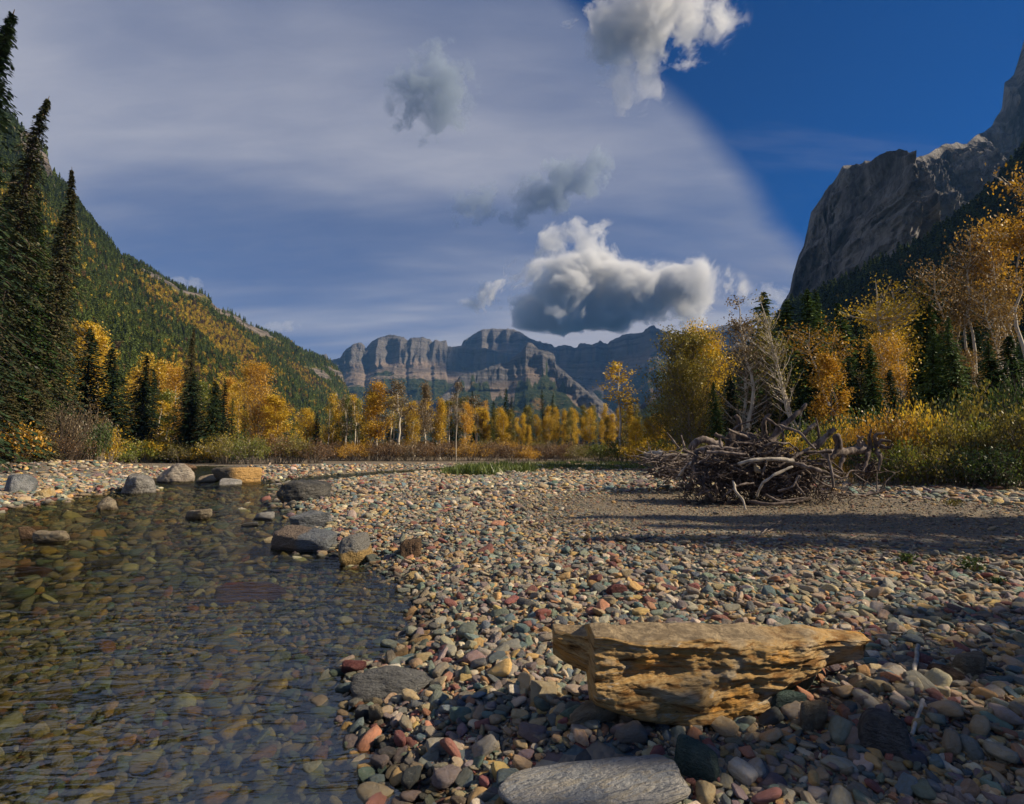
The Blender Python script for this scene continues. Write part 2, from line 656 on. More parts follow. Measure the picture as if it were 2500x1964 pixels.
ang = np.concatenate([np.arange(-62, 62, 0.30), np.arange(62, 298, 4.0)])
ang = R(1) * ang
rad = np.concatenate([[0.02, 0.4], np.geomspace(0.9, 90, 230), np.geomspace(95, 3000, 46)])
A, RR = np.meshgrid(ang, rad, indexing='ij')
gx, gy = RR * np.sin(A), RR * np.cos(A)
gz = height(gx, gy)
gv = np.stack([gx, gy, gz], -1).reshape(-1, 3)
gf = grid_faces(len(ang), len(rad), wrap=True)[:, ::-1]
fc = gv[gf].mean(1)
wet = fc[:, 2] < -0.03


def sub_sheet(name, mask, mat):
    f = gf[mask]
    used, inv = np.unique(f, return_inverse=True)
    return mesh_obj(name, gv[used], inv.reshape(-1, 4), mat)


ground = tag(sub_sheet('ground', ~wet, M_GROUND), kind='structure')
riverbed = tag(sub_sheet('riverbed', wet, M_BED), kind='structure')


def water_material():
    m, nt = new_mat('water')
    geo = nt.add('ShaderNodeNewGeometry')
    pos = geo.outputs['Position']
    n1 = nt.noise(nt.mapping(pos, (0.75, 2.0, 1.0), (0, 0, R(-14))), 2.6, 3.0, 0.55, 0.9)
    n2 = nt.noise(nt.mapping(pos, (0.8, 1.7, 1.0), (0, 0, R(10))), 9.0, 3.0, 0.6, 0.6)
    n3 = nt.noise(pos, 0.35, 3.0, 0.5)
    calm = nt.mr(n3, 0.35, 0.65, 0.55, 1.15)
    h = nt.m('MULTIPLY', nt.m('ADD', n1, nt.m('MULTIPLY', n2, 0.22)), calm)
    bp = nt.add('ShaderNodeBump', i_Height=h, i_Distance=0.052, i_Strength=1.0)
    fr = nt.add('ShaderNodeFresnel', i_IOR=1.34)
    nt.set(fr, 'Normal', bp)
    gl = nt.add('ShaderNodeBsdfGlossy', i_Roughness=0.03)
    gl.inputs['Color'].default_value = (0.95, 0.95, 0.95, 1)
    nt.set(gl, 'Normal', bp)
    tr = nt.add('ShaderNodeBsdfTransparent')
    tr.inputs['Color'].default_value = (0.72, 0.75, 0.54, 1)
    rf = nt.add('ShaderNodeBsdfRefraction', i_IOR=1.33, i_Roughness=0.0)
    rf.inputs['Color'].default_value = (0.72, 0.76, 0.56, 1)
    nt.set(rf, 'Normal', bp)
    ms0 = nt.add('ShaderNodeMixShader', i_0=0.3, i_1=tr, i_2=rf)
    ms = nt.add('ShaderNodeMixShader', i_1=ms0, i_2=gl)
    nt.set(ms, 0, nt.m('MULTIPLY', fr, 0.19))
    out(nt, ms)
    return m


M_WATER = water_material()
wx0, wx1, wy0, wy1 = -75.0, 14.0, -27.0, 56.0
wv = [(wx0, wy0, 0), (wx1, wy0, 0), (wx1, wy1, 0), (wx0, wy1, 0)]
# the water sheet: a fan grid clipped to where the bed lies under it, with real low ripples
sel = gv[:, 2].reshape(-1) < 0.06
fsel = sel[gf].any(1) & (np.hypot(fc[:, 0], fc[:, 1]) < 80)
f_ = gf[fsel]
used, inv = np.unique(f_, return_inverse=True)
wvv = gv[used].copy()
rr_ = np.hypot(wvv[:, 0], wvv[:, 1])
wvv[:, 2] = 0.006 * fbm(P3(wvv[:, 0] * 2.2 + wvv[:, 1] * 0.6, wvv[:, 1] * 5.0), 3, seed=9) * np.exp(-rr_ / 12)
water = tag(mesh_obj('water', wvv, inv.reshape(-1, 4), M_WATER), kind='structure')

# ------------------------------------------------------------------ boulders: name, base px, py, width px, height px, ...
BOULDERS = [
    # px, py(base), w, h(px), depth ratio, seed, planes, sharp, colour, stripe, label
    (568, 1180, 108, 45, .8, 31, 7, 10, 'gold', 'golden orange block of rock with grey left end, standing at the head of the pool'),
    (416, 1178, 84, 43, .8, 32, 6, 6, 'beige', 'smooth rounded beige boulder between the ribbed grey boulder and the golden block'),
    (321, 1206, 82, 53, .8, 33, 8, 9, 'ribbed', 'grey boulder with vertical white ribs at the edge of the left bank'),
    (16, 1217, 66, 56, .9, 34, 7, 7, 'bluegrey', 'pale blue grey boulder cut by the left edge of the photo'),
    (91, 1222, 56, 25, .7, 35, 5, 12, 'yellow', 'small pale yellow wedge of rock at the waterline of the left bank'),
    (53, 1214, 22, 28, .8, 36, 6, 8, 'brown', 'small rust brown rock leaning against the pale blue grey boulder'),
    (247, 1246, 48, 30, .8, 37, 4, 14, 'tan', 'small pointed tan rock standing alone in the pool'),
    (472, 1268, 76, 20, .5, 38, 5, 9, 'tan', 'long flat log shaped grey tan rock in the middle of the pool'),
    (637, 1270, 64, 17, .6, 39, 6, 8, 'pale', 'low pale grey rock in the pool near the right shore'),
    (607, 1285, 36, 8, .6, 40, 6, 8, 'grey', 'thin dark sliver of rock just breaking the water'),
    (106, 1325, 84, 26, .6, 41, 6, 7, 'tan', 'low rounded tan rock in the shallows near the left edge'),
    (66, 1316, 40, 26, .6, 42, 5, 10, 'brown', 'pointed brown rock behind the low rounded tan rock'),
    (558, 1186, 50, 14, .7, 43, 6, 8, 'pale', 'flat white grey rock at the foot of the golden block'),
    (496, 1178, 52, 18, .7, 44, 6, 9, 'tan', 'low tan rock between the beige boulder and the golden block'),
    (459, 1145, 28, 12, .7, 45, 6, 9, 'brown', 'small dark brown rock upstream behind the rounded beige boulder'),
    (736, 1232, 122, 56, .9, 46, 8, 10, 'dark', 'dark grey boulder with black and ochre striped end beside the right shore'),
    (752, 1296, 98, 36, .8, 47, 6, 12, 'bluegrey', 'flat blue grey slab at the waterline above the long brown slab'),
    (736, 1344, 160, 52, .7, 48, 5, 9, 'brownblue', 'long low brown and blue grey slab reaching into the pool'),
    (856, 1380, 82, 62, .9, 49, 7, 8, 'yellowgrey', 'yellow boulder with grey top at the corner of the shore'),
    (1000, 1378, 52, 56, .8, 50, 5, 11, 'brown', 'upright pointed brown rock on the gravel right of the yellow boulder'),
    (716, 1404, 30, 16, .8, 51, 6, 9, 'grey', None),
]
BOULDERS = [b for b in BOULDERS if b[-1]]


def rock_material(kind):
    m, nt = new_mat('rock_' + kind)
    tc = nt.add('ShaderNodeTexCoord')
    oc = tc.outputs['Object']
    n1 = nt.noise(oc, 1.6, 6.0, 0.62, 0.3)
    n2 = nt.noise(oc, 9.0, 5.0, 0.65)
    n3 = nt.noise(nt.mapping(oc, (1, 1, 5), (0.2, 0.15, 0)), 2.0, 5.0, 0.6, 0.6)
    T = {'gold': ((.13, .11, .085), (.42, .25, .09), (.10, .085, .07)), 'beige': ((.27, .22, .17), (.40, .34, .27), (.14, .12, .10)),
         'ribbed': ((.14, .125, .11), (.30, .28, .25), (.07, .06, .055)), 'bluegrey': ((.14, .15, .155), (.25, .25, .25), (.08, .08, .085)),
         'yellow': ((.45, .30, .12), (.60, .46, .25), (.20, .13, .06)), 'brown': ((.13, .08, .045), (.24, .15, .09), (.05, .035, .025)),
         'tan': ((.26, .20, .13), (.40, .33, .23), (.10, .08, .06)), 'pale': ((.30, .28, .25), (.44, .41, .37), (.15, .14, .13)),
         'grey': ((.12, .115, .11), (.22, .21, .20), (.05, .05, .05)), 'dark': ((.05, .05, .05), (.13, .12, .105), (.02, .02, .02)),
         'brownblue': ((.20, .15, .11), (.17, .18, .19), (.07, .055, .05)), 'yellowgrey': ((.45, .30, .12), (.24, .23, .21), (.12, .08, .05)),
         'slab': ((.40, .41, .42), (.58, .54, .48), (.24, .25, .27)), 'rough': ((.17, .165, .155), (.25, .245, .23), (.075, .07, .065)),
         'maroon': ((.20, .06, .055), (.28, .11, .10), (.09, .03, .03)), 'teal': ((.07, .125, .115), (.13, .19, .17), (.04, .06, .06)),
         'mossy': ((.13, .10, .04), (.22, .18, .09), (.04, .035, .02))}[kind]
    if kind == 'yellowgrey':
        sx = nt.add('ShaderNodeSeparateXYZ', i_Vector=oc)
        k = nt.mr(nt.m('ADD', sx.outputs[2], nt.m('MULTIPLY', n1, 0.8)), 0.62, 0.78)
    elif kind == 'brownblue':
        sx = nt.add('ShaderNodeSeparateXYZ', i_Vector=oc)
        k = nt.mr(nt.m('ADD', sx.outputs[0], nt.m('MULTIPLY', n1, 0.6)), 0.25, 0.45)
    elif kind == 'gold':
        sx = nt.add('ShaderNodeSeparateXYZ', i_Vector=oc)
        k = nt.mr(nt.m('ADD', sx.outputs[0], nt.m('MULTIPLY', n1, 0.9)), 0.1, 0.75)
    else:
        k = nt.mr(n1, 0.35, 0.65)
    c = nt.mix(k, T[0], T[1])
    if kind == 'ribbed':
        rb = nt.noise(nt.mapping(oc, (6, 3, 0.5), (0, 0.25, 0)), 2.2, 3.0, 0.6, 0.2)
        c = nt.mix(nt.mr(rb, 0.55, 0.68, 0, 0.85), c, (.42, .39, .35))
    if kind == 'dark':
        sx = nt.add('ShaderNodeSeparateXYZ', i_Vector=oc)
        rb = nt.noise(nt.mapping(oc, (5, 5, 1.0), (0, 0.2, 0)), 2.2, 3.0, 0.6, 0.4)
        leftend = nt.mr(sx.outputs[0], -0.45, -0.7)
        c = nt.mix(nt.m('MULTIPLY', leftend, nt.mr(rb, 0.5, 0.6)), c, (.42, .28, .10))
    if kind == 'slab':
        rb = nt.noise(nt.mapping(oc, (1.2, 3.4, 2.0), (0, 0, R(-25))), 2.4, 6.0, 0.6, 1.4)
        c = nt.mix(nt.mr(rb, 0.52, 0.62, 0, 0.8), c, (.55, .47, .34))
        c = nt.mix(nt.mr(rb, 0.44, 0.36, 0, 0.7), c, (.15, .17, .20))
        n3 = rb
    c = nt.mix(nt.mr(n3, 0.56, 0.72, 0, 0.7), c, T[2])
    c = nt.mix(nt.mr(n2, 0.55, 0.78, 0, 0.6), c, T[2])
    h = nt.m('ADD', nt.m('ADD', nt.m('MULTIPLY', n1, 0.5), nt.m('MULTIPLY', n2, 0.45)), nt.m('MULTIPLY', n3, 0.3))
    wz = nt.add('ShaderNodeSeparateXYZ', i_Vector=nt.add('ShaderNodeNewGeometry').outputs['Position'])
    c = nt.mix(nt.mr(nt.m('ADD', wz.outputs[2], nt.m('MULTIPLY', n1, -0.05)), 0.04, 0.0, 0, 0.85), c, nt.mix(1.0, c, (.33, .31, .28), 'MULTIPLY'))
    out(nt, bsdf(nt, c, 0.8, 0.25, h, 0.20, 1.0))
    return m


ROCKM = {}


def rockm(kind):
    if kind not in ROCKM:
        ROCKM[kind] = rock_material(kind)
    return ROCKM[kind]


FOOT = []        # footprints kept clear of loose stones: x, y, rx, ry


def rock(name, loc, half, seed, planes, sharp, kind, label, rotz=0.0, tilt=(0, 0), sub=4, rough=0.06, strata=0.0, cat='boulder'):
    v, f = stone_shape(sub, seed, planes, sharp, rough)
    v = v * (1 + 0.10 * fbm(v * 1.3 + seed, 3, seed=seed + 2)[:, None] + 0.045 * fbm(v * 5 + seed, 5, seed=seed + 1, ridged=True)[:, None])
    if strata:
        v = v * (1 + strata * fbm(v * np.array([1.2, 1.2, 8.0]) + seed, 3, seed=seed + 5, ridged=True)[:, None])
    o = mesh_obj(name, v, f, rockm(kind))
    o.location = loc
    o.scale = half
    o.rotation_euler = (tilt[0], tilt[1], rotz)
    tag(o, label, cat)
    FOOT.append((loc[0], loc[1], half[0] * 0.92, half[1] * 0.92))
    return o


for px, py, wpx, hpx, dr, sd, npl, shp, kind, label in BOULDERS:
    b = on_plane(px, py, 0.0)
    Yd = b[1]
    half_w = wpx / F * Yd * 0.5 * 1.02
    hh = hpx / F * Yd
    half_d = half_w * dr
    # base sits in the water or gravel: centre a little above it
    b2 = np.array([b[0], b[1] + half_d * 0.8])
    full = hh * 1.45
    rock('boulder', (b2[0] * (Yd + half_d * 0.0) / Yd, b2[1], hh - full * 0.5), (half_w * 1.04, half_d, full * 0.54), sd + 300, npl + 5, min(shp + 3, 12), kind, label,
         rotz=random.uniform(-.3, .3), tilt=(random.uniform(-.12, .12), random.uniform(-.14, .14)), sub=5, strata=0.012 if kind in ('ribbed', 'dark', 'gold', 'tan') else 0.0)

# ------------------------------------------------------------------ foreground rocks
def lay(px, py, wpx, hpx, name, seed, planes, sharp, kind, label, dr=0.7, tilt=(0, 0), rotz=0, rough=0.07, strata=0.0, cat='rock', sub=4, lift=0.0):
    """rock whose base middle is seen at px, py; wpx wide and hpx tall in the photograph"""
    g = gp(px, py)
    Yd = g[1]
    hw = wpx / F * Yd * 0.5
    look = math.atan2(CAM_Z - g[2], Yd)
    # the height seen is part height, part depth
    hd = hw * dr
    hh = max(0.35 * hw, (hpx / F * Yd - 2 * hd * math.sin(look) * 0.75) * 0.75)
    return rock(name, (g[0] * (g[1] + hd * .9) / g[1], g[1] + hd * 0.9, g[2] + hh * 0.32 + lift), (hw, hd, hh), seed, planes, sharp, kind, label, rotz, tilt, sub, rough, strata, cat)


lay(972, 1712, 240, 84, 'slab', 61, 9, 6, 'rough', 'rough knobbly grey slab at the water edge left of the yellow block', dr=0.50, tilt=(0.05, 0.03), rough=0.13, sub=5)
lay(887, 1768, 38, 44, 'rock', 62, 6, 8, 'rough', 'left half of a split grey brown stone at the water edge below the grey slab', dr=.8)
lay(921, 1768, 40, 48, 'rock', 63, 6, 8, 'tan', 'right half of a split grey brown stone at the water edge below the grey slab', dr=.8)
lay(1448, 1768, 118, 76, 'rock', 64, 9, 7, 'tan', 'rough tan rock leaning below the left end of the big yellow block', dr=.5, tilt=(0.5, -0.45), rough=0.10)
lay(1504, 1459, 56, 40, 'rock', 65, 6, 8, 'maroon', 'large maroon stone on the gravel beyond the yellow block')
lay(1697, 1456, 38, 28, 'rock', 66, 6, 8, 'maroon', 'rounded pink maroon stone right of the large maroon stone')
lay(2370, 1660, 82, 74, 'rock', 67, 5, 6, 'tan', 'rounded tan boulder half buried at the right behind the white stick', dr=.8)
lay(2310, 1670, 70, 52, 'rock', 68, 7, 10, 'brown', 'blocky grey brown rock in front of the rounded tan boulder at the right')
lay(1418, 1528, 64, 30, 'rock', 69, 6, 8, 'tan', None) if False else None
lay(1890, 1530, 74, 32, 'rock', 70, 6, 9, 'grey', 'flat pale grey rock lying above the right end of the yellow block', rotz=0.3)
lay(1985, 1512, 66, 26, 'rock', 71, 6, 9, 'pale', None) if False else None
lay(2150, 1855, 112, 118, 'rock', 72, 5, 6, 'grey', 'rounded tan grey cobble shaped like a boot in the shaded right corner', dr=.5, rotz=-0.6)
lay(1985, 1790, 60, 80, 'rock', 73, 6, 9, 'tan', 'upright buff stone right of the lower tip of the yellow block', dr=.5)
lay(1960, 1690, 40, 90, 'rock', 74, 6, 8, 'teal', 'long blue green stone leaning right of the yellow block', dr=.5, tilt=(0.3, 0.4))
lay(1915, 1736, 92, 56, 'rock', 75, 4, 6, 'teal', 'grey green lobed stone under the right end of the yellow block', dr=.5)
lay(1700, 1905, 110, 110, 'rock', 76, 5, 6, 'teal', 'dark green smooth stone beside the right edge of the pale slab', dr=.5, rotz=-0.7)
lay(260, 1398, 64, 22, 'rock', 77, 7, 8, 'mossy', 'mossy golden brown rock breaking the water in the middle of the stream', dr=.6, lift=0.12)
lay(82, 1416, 72, 14, 'rock', 78, 6, 9, 'maroon', 'flat red brown rock just under the water near the left edge', dr=.5, lift=0.08)
lay(620, 1475, 150, 20, 'rock', 79, 5, 9, 'maroon', 'long reddish slab lying under the rippled water', dr=.3, lift=0.05, rotz=0.2)
lay(862, 1655, 58, 30, 'rock', 80, 6, 8, 'maroon', 'wet dark red rock in the shallows beside the rough grey slab', dr=.6, lift=0.04)
lay(148, 1732, 56, 34, 'rock', 81, 6, 8, 'yellow', 'small yellow rock under water, left one of the two yellow rocks', dr=.7, lift=0.08)
lay(300, 1728, 66, 50, 'rock', 82, 6, 8, 'yellow', 'bright yellow rock under water, right one of the two yellow rocks', dr=.7, lift=0.09)

# pale tilted slab at the bottom edge
g = gp(1430, 1925)
sv, sf = stone_shape(6, 97, 11, 14, 0.05)
sv[:, 2] += 0.10 * fbm(P3(sv[:, 0] * 2.2 + 0.8 * sv[:, 1], sv[:, 1] * 4.0), 4, seed=44)
slab = mesh_obj('slab', sv, sf, rockm('slab'))
slab.location = (g[0] + 0.01, g[1] - 0.09, g[2] + 0.02)
slab.scale = (0.37, 0.26, 0.085)
slab.rotation_euler = (R(-8), R(-6), R(14))
tag(slab, 'pale blue grey slab with cream ripple pattern cut by the bottom edge of the photo', 'slab')
FOOT.append((g[0], g[1], 0.36, 0.27))


# the big yellow block: a wedge of layered rock
def yellow_block():
    nu, nv = 300, 110
    gl = gp(1455, 1690); gr = gp(2050, 1640)
    Y0 = 2.86
    # outline of the front face read as x and heights in metres at its own distance
    def xz(px, py, Yd):
        p = at(px, py, Yd); return p[0], p[2]
    pxs = np.linspace(1352, 2112, nu)
    top = 2.5 * np.sin(pxs * .05) + 2.0 * np.sin(pxs * .021) + np.interp(pxs, [1352, 1400, 1450, 1560, 1750, 1950, 2060, 2112], [1541, 1548, 1556, 1561, 1562, 1559, 1556, 1552])
    bot = np.interp(pxs, [1352, 1380, 1440, 1447, 1456, 1500, 1570, 1690, 1790, 1860, 1900, 1945, 1990, 2030, 2112], [1552, 1574, 1606, 1672, 1692, 1710, 1732, 1750, 1748, 1736, 1700, 1656, 1628, 1598, 1556])
    yb = np.interp(pxs, [1352, 1438, 1450, 1500, 1700, 1900, 2112], [3.05, 2.88, 2.72, 2.70, 2.75, 2.90, 3.06])          # distance of the top front edge
    dep = np.interp(pxs, [1352, 1450, 1600, 1900, 2060, 2112], [0.10, 0.20, 0.26, 0.24, 0.15, 0.04])
    V = []
    for i, px in enumerate(pxs):
        xt, zt = xz(px, top[i], yb[i])
        yfoot = yb[i] - 0.05 * (bot[i] - top[i]) / 200.0
        xb, zb = xz(px, bot[i], yfoot)
        row = []
        hfr = zt - zb
        # back bottom, back top, over the top, down the front, under
        loop = [(0.0, yb[i] + dep[i], zb - 0.10), (0.16, yb[i] + dep[i] * 1.02, zt - 0.03), (0.20, yb[i] + dep[i] * 0.97, zt + 0.004), (0.34, yb[i] + 0.01, zt),
                (0.365, yb[i] - 0.008, zt - 0.012), (0.86, yfoot, zb), (0.92, yfoot + 0.05, zb - 0.07), (1.0, yb[i] + dep[i] * 0.6, zb - 0.12)]
        s = np.linspace(0, 1, nv)
        L = np.array([l[0] for l in loop])
        yy = np.interp(s, L, [l[1] for l in loop]); z2 = np.interp(s, L, [l[2] for l in loop])
        xx = np.interp(s, [0, 0.365, 0.86, 1], [xt, xt, xb, xb])
        V.append(np.stack([xx, yy, z2], -1))
    V = np.array(V)
    s = np.linspace(0, 1, nv)[None, :]
    front = sstep(0.35, 0.39, s) * (1 - sstep(0.88, 0.95, s))
    p = V.copy()
    n1 = fbm(P3(p[..., 0] * 2.2, 0, p[..., 2] * 15 + 1.3 * p[..., 0]), 5, seed=71, ridged=True)
    n2 = fbm(P3(p[..., 0] * 9, p[..., 1], p[..., 2] * 26), 4, seed=72)
    n3 = fbm(P3(p[..., 0] * 3.5 + 5, 0, p[..., 2] * 5), 3, seed=73)
    step = np.tanh(5 * n3) * 0.022
    bowl = -0.05 * np.exp(-(((p[..., 0] - 0.72) / 0.28) ** 2 + ((p[..., 2] - 0.44) / 0.05) ** 2))
    n5 = fbm(P3(p[..., 0] * 26, p[..., 1], p[..., 2] * 60), 3, seed=75)
    V[..., 1] -= front * (0.040 * n1 + 0.030 * n2 + 0.007 * n5 + step + bowl)
    V[..., 2] += 0.012 * fbm(P3(p[..., 0] * 6, p[..., 1] * 6), 4, seed=74) * (1 - front)
    V[..., 2] += front * 0.006 * n2
    verts = V.reshape(-1, 3)
    f = grid_faces(nu, nv)
    # end caps
    extra = []
    for i in (0, nu - 1):
        c = V[i].mean(0)
        ci = len(verts)
        verts = np.concatenate([verts, c[None]])
        idx = i * nv + np.arange(nv)
        for a in range(nv):
            b = (a + 1) % nv
            extra.append((idx[a], idx[b], ci) if i == 0 else (idx[b], idx[a], ci))
    j = np.arange(nu - 1)
    close = np.stack([j * nv + nv - 1, (j + 1) * nv + nv - 1, (j + 1) * nv, j * nv], -1)
    faces = [tuple(q) for q in f] + [tuple(q) for q in close] + extra
    m, nt = new_mat('yellow_layered_rock')
    geo = nt.add('ShaderNodeNewGeometry')
    pos = geo.outputs['Position']
    sx = nt.add('ShaderNodeSeparateXYZ', i_Vector=pos)
    n1 = nt.noise(nt.mapping(pos, (1.0, 1.0, 6.0), (0, 0.06, 0)), 5.0, 6.0, 0.65, 0.5)
    n2 = nt.noise(nt.mapping(pos, (1.0, 1.0, 3.5)), 16.0, 6.0, 0.7, 0.4)
    n3 = nt.noise(nt.mapping(pos, (1.0, 1.0, 2.0)), 3.2, 4.0, 0.55)
    n4 = nt.noise(nt.mapping(pos, (1.0, 1.0, 12.0)), 9.0, 5.0, 0.7, 0.3)
    c = nt.ramp(n1, [(0.30, (.05, .025, .01)), (0.40, (.24, .12, .035)), (0.50, (.42, .285, .13)), (0.58, (.42, .24, .075)), (0.66, (.46, .38, .26)), (0.76, (.20, .13, .07))])
    c = nt.mix(nt.mr(n3, 0.55, 0.68, 0, 0.75), c, (.42, .36, .26))
    c = nt.mix(nt.mr(n3, 0.45, 0.34, 0, 0.65), c, (.55, .26, .045))
    c = nt.mix(nt.mr(n4, 0.56, 0.66, 0, 0.75), c, (.07, .04, .018))
    c = nt.mix(nt.mr(n2, 0.58, 0.75, 0, 0.6), c, (.12, .08, .04))
    sn = nt.add('ShaderNodeSeparateXYZ', i_Vector=geo.outputs['Normal'])
    topm = nt.mr(sn.outputs[2], 0.75, 0.92)
    tcol = nt.mix(nt.mr(n2, 0.4, 0.65), (.17, .125, .075), (.33, .25, .15))
    c = nt.mix(nt.m('MULTIPLY', topm, nt.mr(sx.outputs[2], 0.52, 0.56)), c, tcol)
    h = nt.m('ADD', nt.m('ADD', nt.m('MULTIPLY', n1, 0.5), nt.m('MULTIPLY', n2, 0.35)), nt.m('MULTIPLY', n4, 0.5))
    out(nt, bsdf(nt, c, 0.82, 0.2, h, 0.03, 1.0))
    o = mesh_obj('block', verts, faces, m)
    tag(o, 'big golden yellow block of layered rock with a flat brown top, on the cobbles', 'boulder')
    for t in np.linspace(0.08, 0.92, 9):
        k = int(t * (nu - 1))
        FOOT.append((V[k, 30, 0], (V[k, 20, 1] + V[k, 60, 1]) / 2, 0.09, 0.40 * abs(V[k, 10, 1] - V[k, 60, 1])))
    return o


yellow_block()


# ------------------------------------------------------------------ loose stones
def clear_of(x, y, pad=0.0):
    ok = np.ones(len(x), bool)
    for fx, fy, rx, ry in FOOT:
        ok &= ((x - fx) / (rx + pad)) ** 2 + ((y - fy) / (ry + pad)) ** 2 > 1
    return ok


def poisson(cands, sizes, n, k):
    """greedy choice of n places that do not crowd each other"""
    pts = np.zeros((0, 3))
    for (x, y), s in zip(cands, sizes):
        if len(pts):
            if (np.hypot(pts[:, 0] - x, pts[:, 1] - y) < (pts[:, 2] + s) * k).any():
                continue
        pts = np.concatenate([pts, [[x, y, s]]])
        if len(pts) >= n:
            break
    return pts


def in_view(x, y, pad=0.3):
    return np.abs(x) < 0.985 * y + pad


def hero(parent, wet_, n, rmax, smin, smax, zoff, dark=1.0):
    m = 14000
    r_ = np.sqrt(rng.uniform(1.35 ** 2, rmax ** 2, m)); a_ = rng.uniform(-R(50), R(50), m)
    x, y = r_ * np.sin(a_), r_ * np.cos(a_)
    sd_ = water_sd(x, y)
    ok = (sd_ < -0.05) if wet_ else (sd_ > 0.03)
    ok &= clear_of(x, y, 0.02) & in_view(x, y)
    x, y = x[ok], y[ok]
    s = np.clip(np.exp(rng.normal(math.log(smin * 1.25), 0.32, len(x))), smin, smax)
    o_ = np.argsort(-s[:n * 4])
    pts = poisson(list(zip(x[:n * 4][o_], y[:n * 4][o_])), s[:n * 4][o_], n, 0.80)
    z = height(pts[:, 0], pts[:, 1])
    cols = stone_colors(len(pts)) * dark
    for i, (px_, py_, s_) in enumerate(pts):
        ob = bpy.data.objects.new('stone', STONES[rng.integers(len(STONES))])
        fl = rng.uniform(0.42, 0.75)
        ob.scale = (s_ * 0.5 * 1.15, s_ * 0.5 * rng.uniform(0.62, 0.95), s_ * 0.5 * fl)
        ob.location = (px_, py_, z[i] + s_ * 0.5 * fl * 0.62 + zoff)
        ob.rotation_euler = (rng.normal(0, 0.28), rng.normal(0, 0.28), rng.uniform(0, 6.28))
        ob.color = (*cols[i], 1)
        col_root.objects.link(ob)
        ob.parent = parent
    return pts


for me in STONES:
    me.materials.clear(); me.materials.append(M_STONE_O)
h_land = hero(ground, False, 300, 4.4, 0.055, 0.15, 0.008)
h_wet = hero(riverbed, True, 290, 5.0, 0.062, 0.19, 0.0, 1.1)
STONES_I = []
for me in STONES:
    c_ = me.copy(); c_.materials.clear(); c_.materials.append(M_STONE_I); STONES_I.append(c_)


def cells(r0, r1, cell, wetside, pad_view=1.0, half_ang=52):
    xs = np.arange(-r1, r1, cell)
    ys = np.arange(0.2, r1, cell)
    gx_, gy_ = np.meshgrid(xs, ys)
    x = gx_.ravel() + rng.uniform(-.5, .5, gx_.size) * cell
    y = gy_.ravel() + rng.uniform(-.5, .5, gx_.size) * cell
    r_ = np.hypot(x, y)
    ok = (r_ > r0) & (r_ < r1) & in_view(x, y, pad_view)
    x, y = x[ok], y[ok]
    d = water_sd(x, y)
    ok = (d < 0.0) if wetside else (d > -0.04)
    x, y, d = x[ok], y[ok], d[ok]
    return x, y, d


def stone_batch(r0, r1, cell, size, wetside, sig=0.35, zj=0.3, dark=1.0, keep=1.0, flat=(0.30, 0.64), hero_pts=None):
    x, y, d = cells(r0, r1, cell, wetside)
    k = rng.random(len(x)) < keep
    # finer gravel round the stump and on the far bar
    fine = sstep(6.5, 3.6, np.hypot(x - 5.6, (y - 11.0) * 1.1)) if not wetside else np.zeros(len(x))
    k &= rng.random(len(x)) > fine * 0.45
    k &= clear_of(x, y, -size * 0.2)
    x, y, d, fine = x[k], y[k], d[k], fine[k]
    if not wetside:
        k = ~((height(x, y) > 1.75)) & (y < 73)
        x, y, d, fine = x[k], y[k], d[k], fine[k]
    n = len(x)
    s = np.clip(np.exp(rng.normal(math.log(size), sig, n)), size * 0.4, size * 2.6) * (1 - 0.6 * fine)
    fl = rng.uniform(*flat, n)
    z = height(x, y) + s * 0.5 * fl * 0.5 + rng.uniform(-0.4, 1.0, n) * zj * s
    scl = np.stack([s * 0.5 * 1.2, s * 0.5 * rng.uniform(0.6, 0.98, n), s * 0.5 * fl], -1)
    rot = np.stack([rng.normal(0, 0.32, n), rng.normal(0, 0.32, n), rng.uniform(0, 6.28, n)], -1)
    c = stone_colors(n) * dark
    c = c * (1 - 0.35 * fine[:, None]) + fine[:, None] * 0.35 * np.array([.24, .18, .11])
    if not wetside:      # wet rim just above the water
        c = c * (0.42 + 0.58 * sstep(0.03, 0.16, d + rng.uniform(-.04, .04, n)))[:, None]
    return np.stack([x, y, z], -1), rot, scl, c


def cat_(bs):
    return [np.concatenate([b[i] for b in bs]) for i in range(4)]


near = cat_([stone_batch(1.3, 7.5, 0.043, 0.047, False, sig=.42, zj=0.26), stone_batch(1.3, 5.0, 0.024, 0.022, False, zj=0.2), stone_batch(3.2, 11, 0.19, 0.092, False, sig=0.28, zj=0.15, keep=.75)])
tag(scatter('gravel', STONES_I, None, *near, parent=ground), kind='stuff')
farb = cat_([stone_batch(7.5, 16, 0.068, 0.066, False, zj=0.2), stone_batch(11, 30, 0.28, 0.15, False, sig=.3, zj=.15, keep=.7), stone_batch(16, 34, 0.17, 0.125, False, zj=.2), stone_batch(34, 50, 0.40, 0.19, False, zj=.1, keep=.6)])
tag(scatter('gravel', STONES_LO, M_STONE_I, *farb, parent=ground), kind='stuff')
bed = cat_([stone_batch(1.3, 8, 0.060, 0.060, True, dark=1.0, zj=.2), stone_batch(8, 26, 0.17, 0.14, True, dark=.9, zj=.2)])
tag(scatter('gravel', STONES_LO, M_STONE_I, *bed, parent=riverbed), kind='stuff')
print('stones', len(near[0]), len(farb[0]), len(bed[0]))

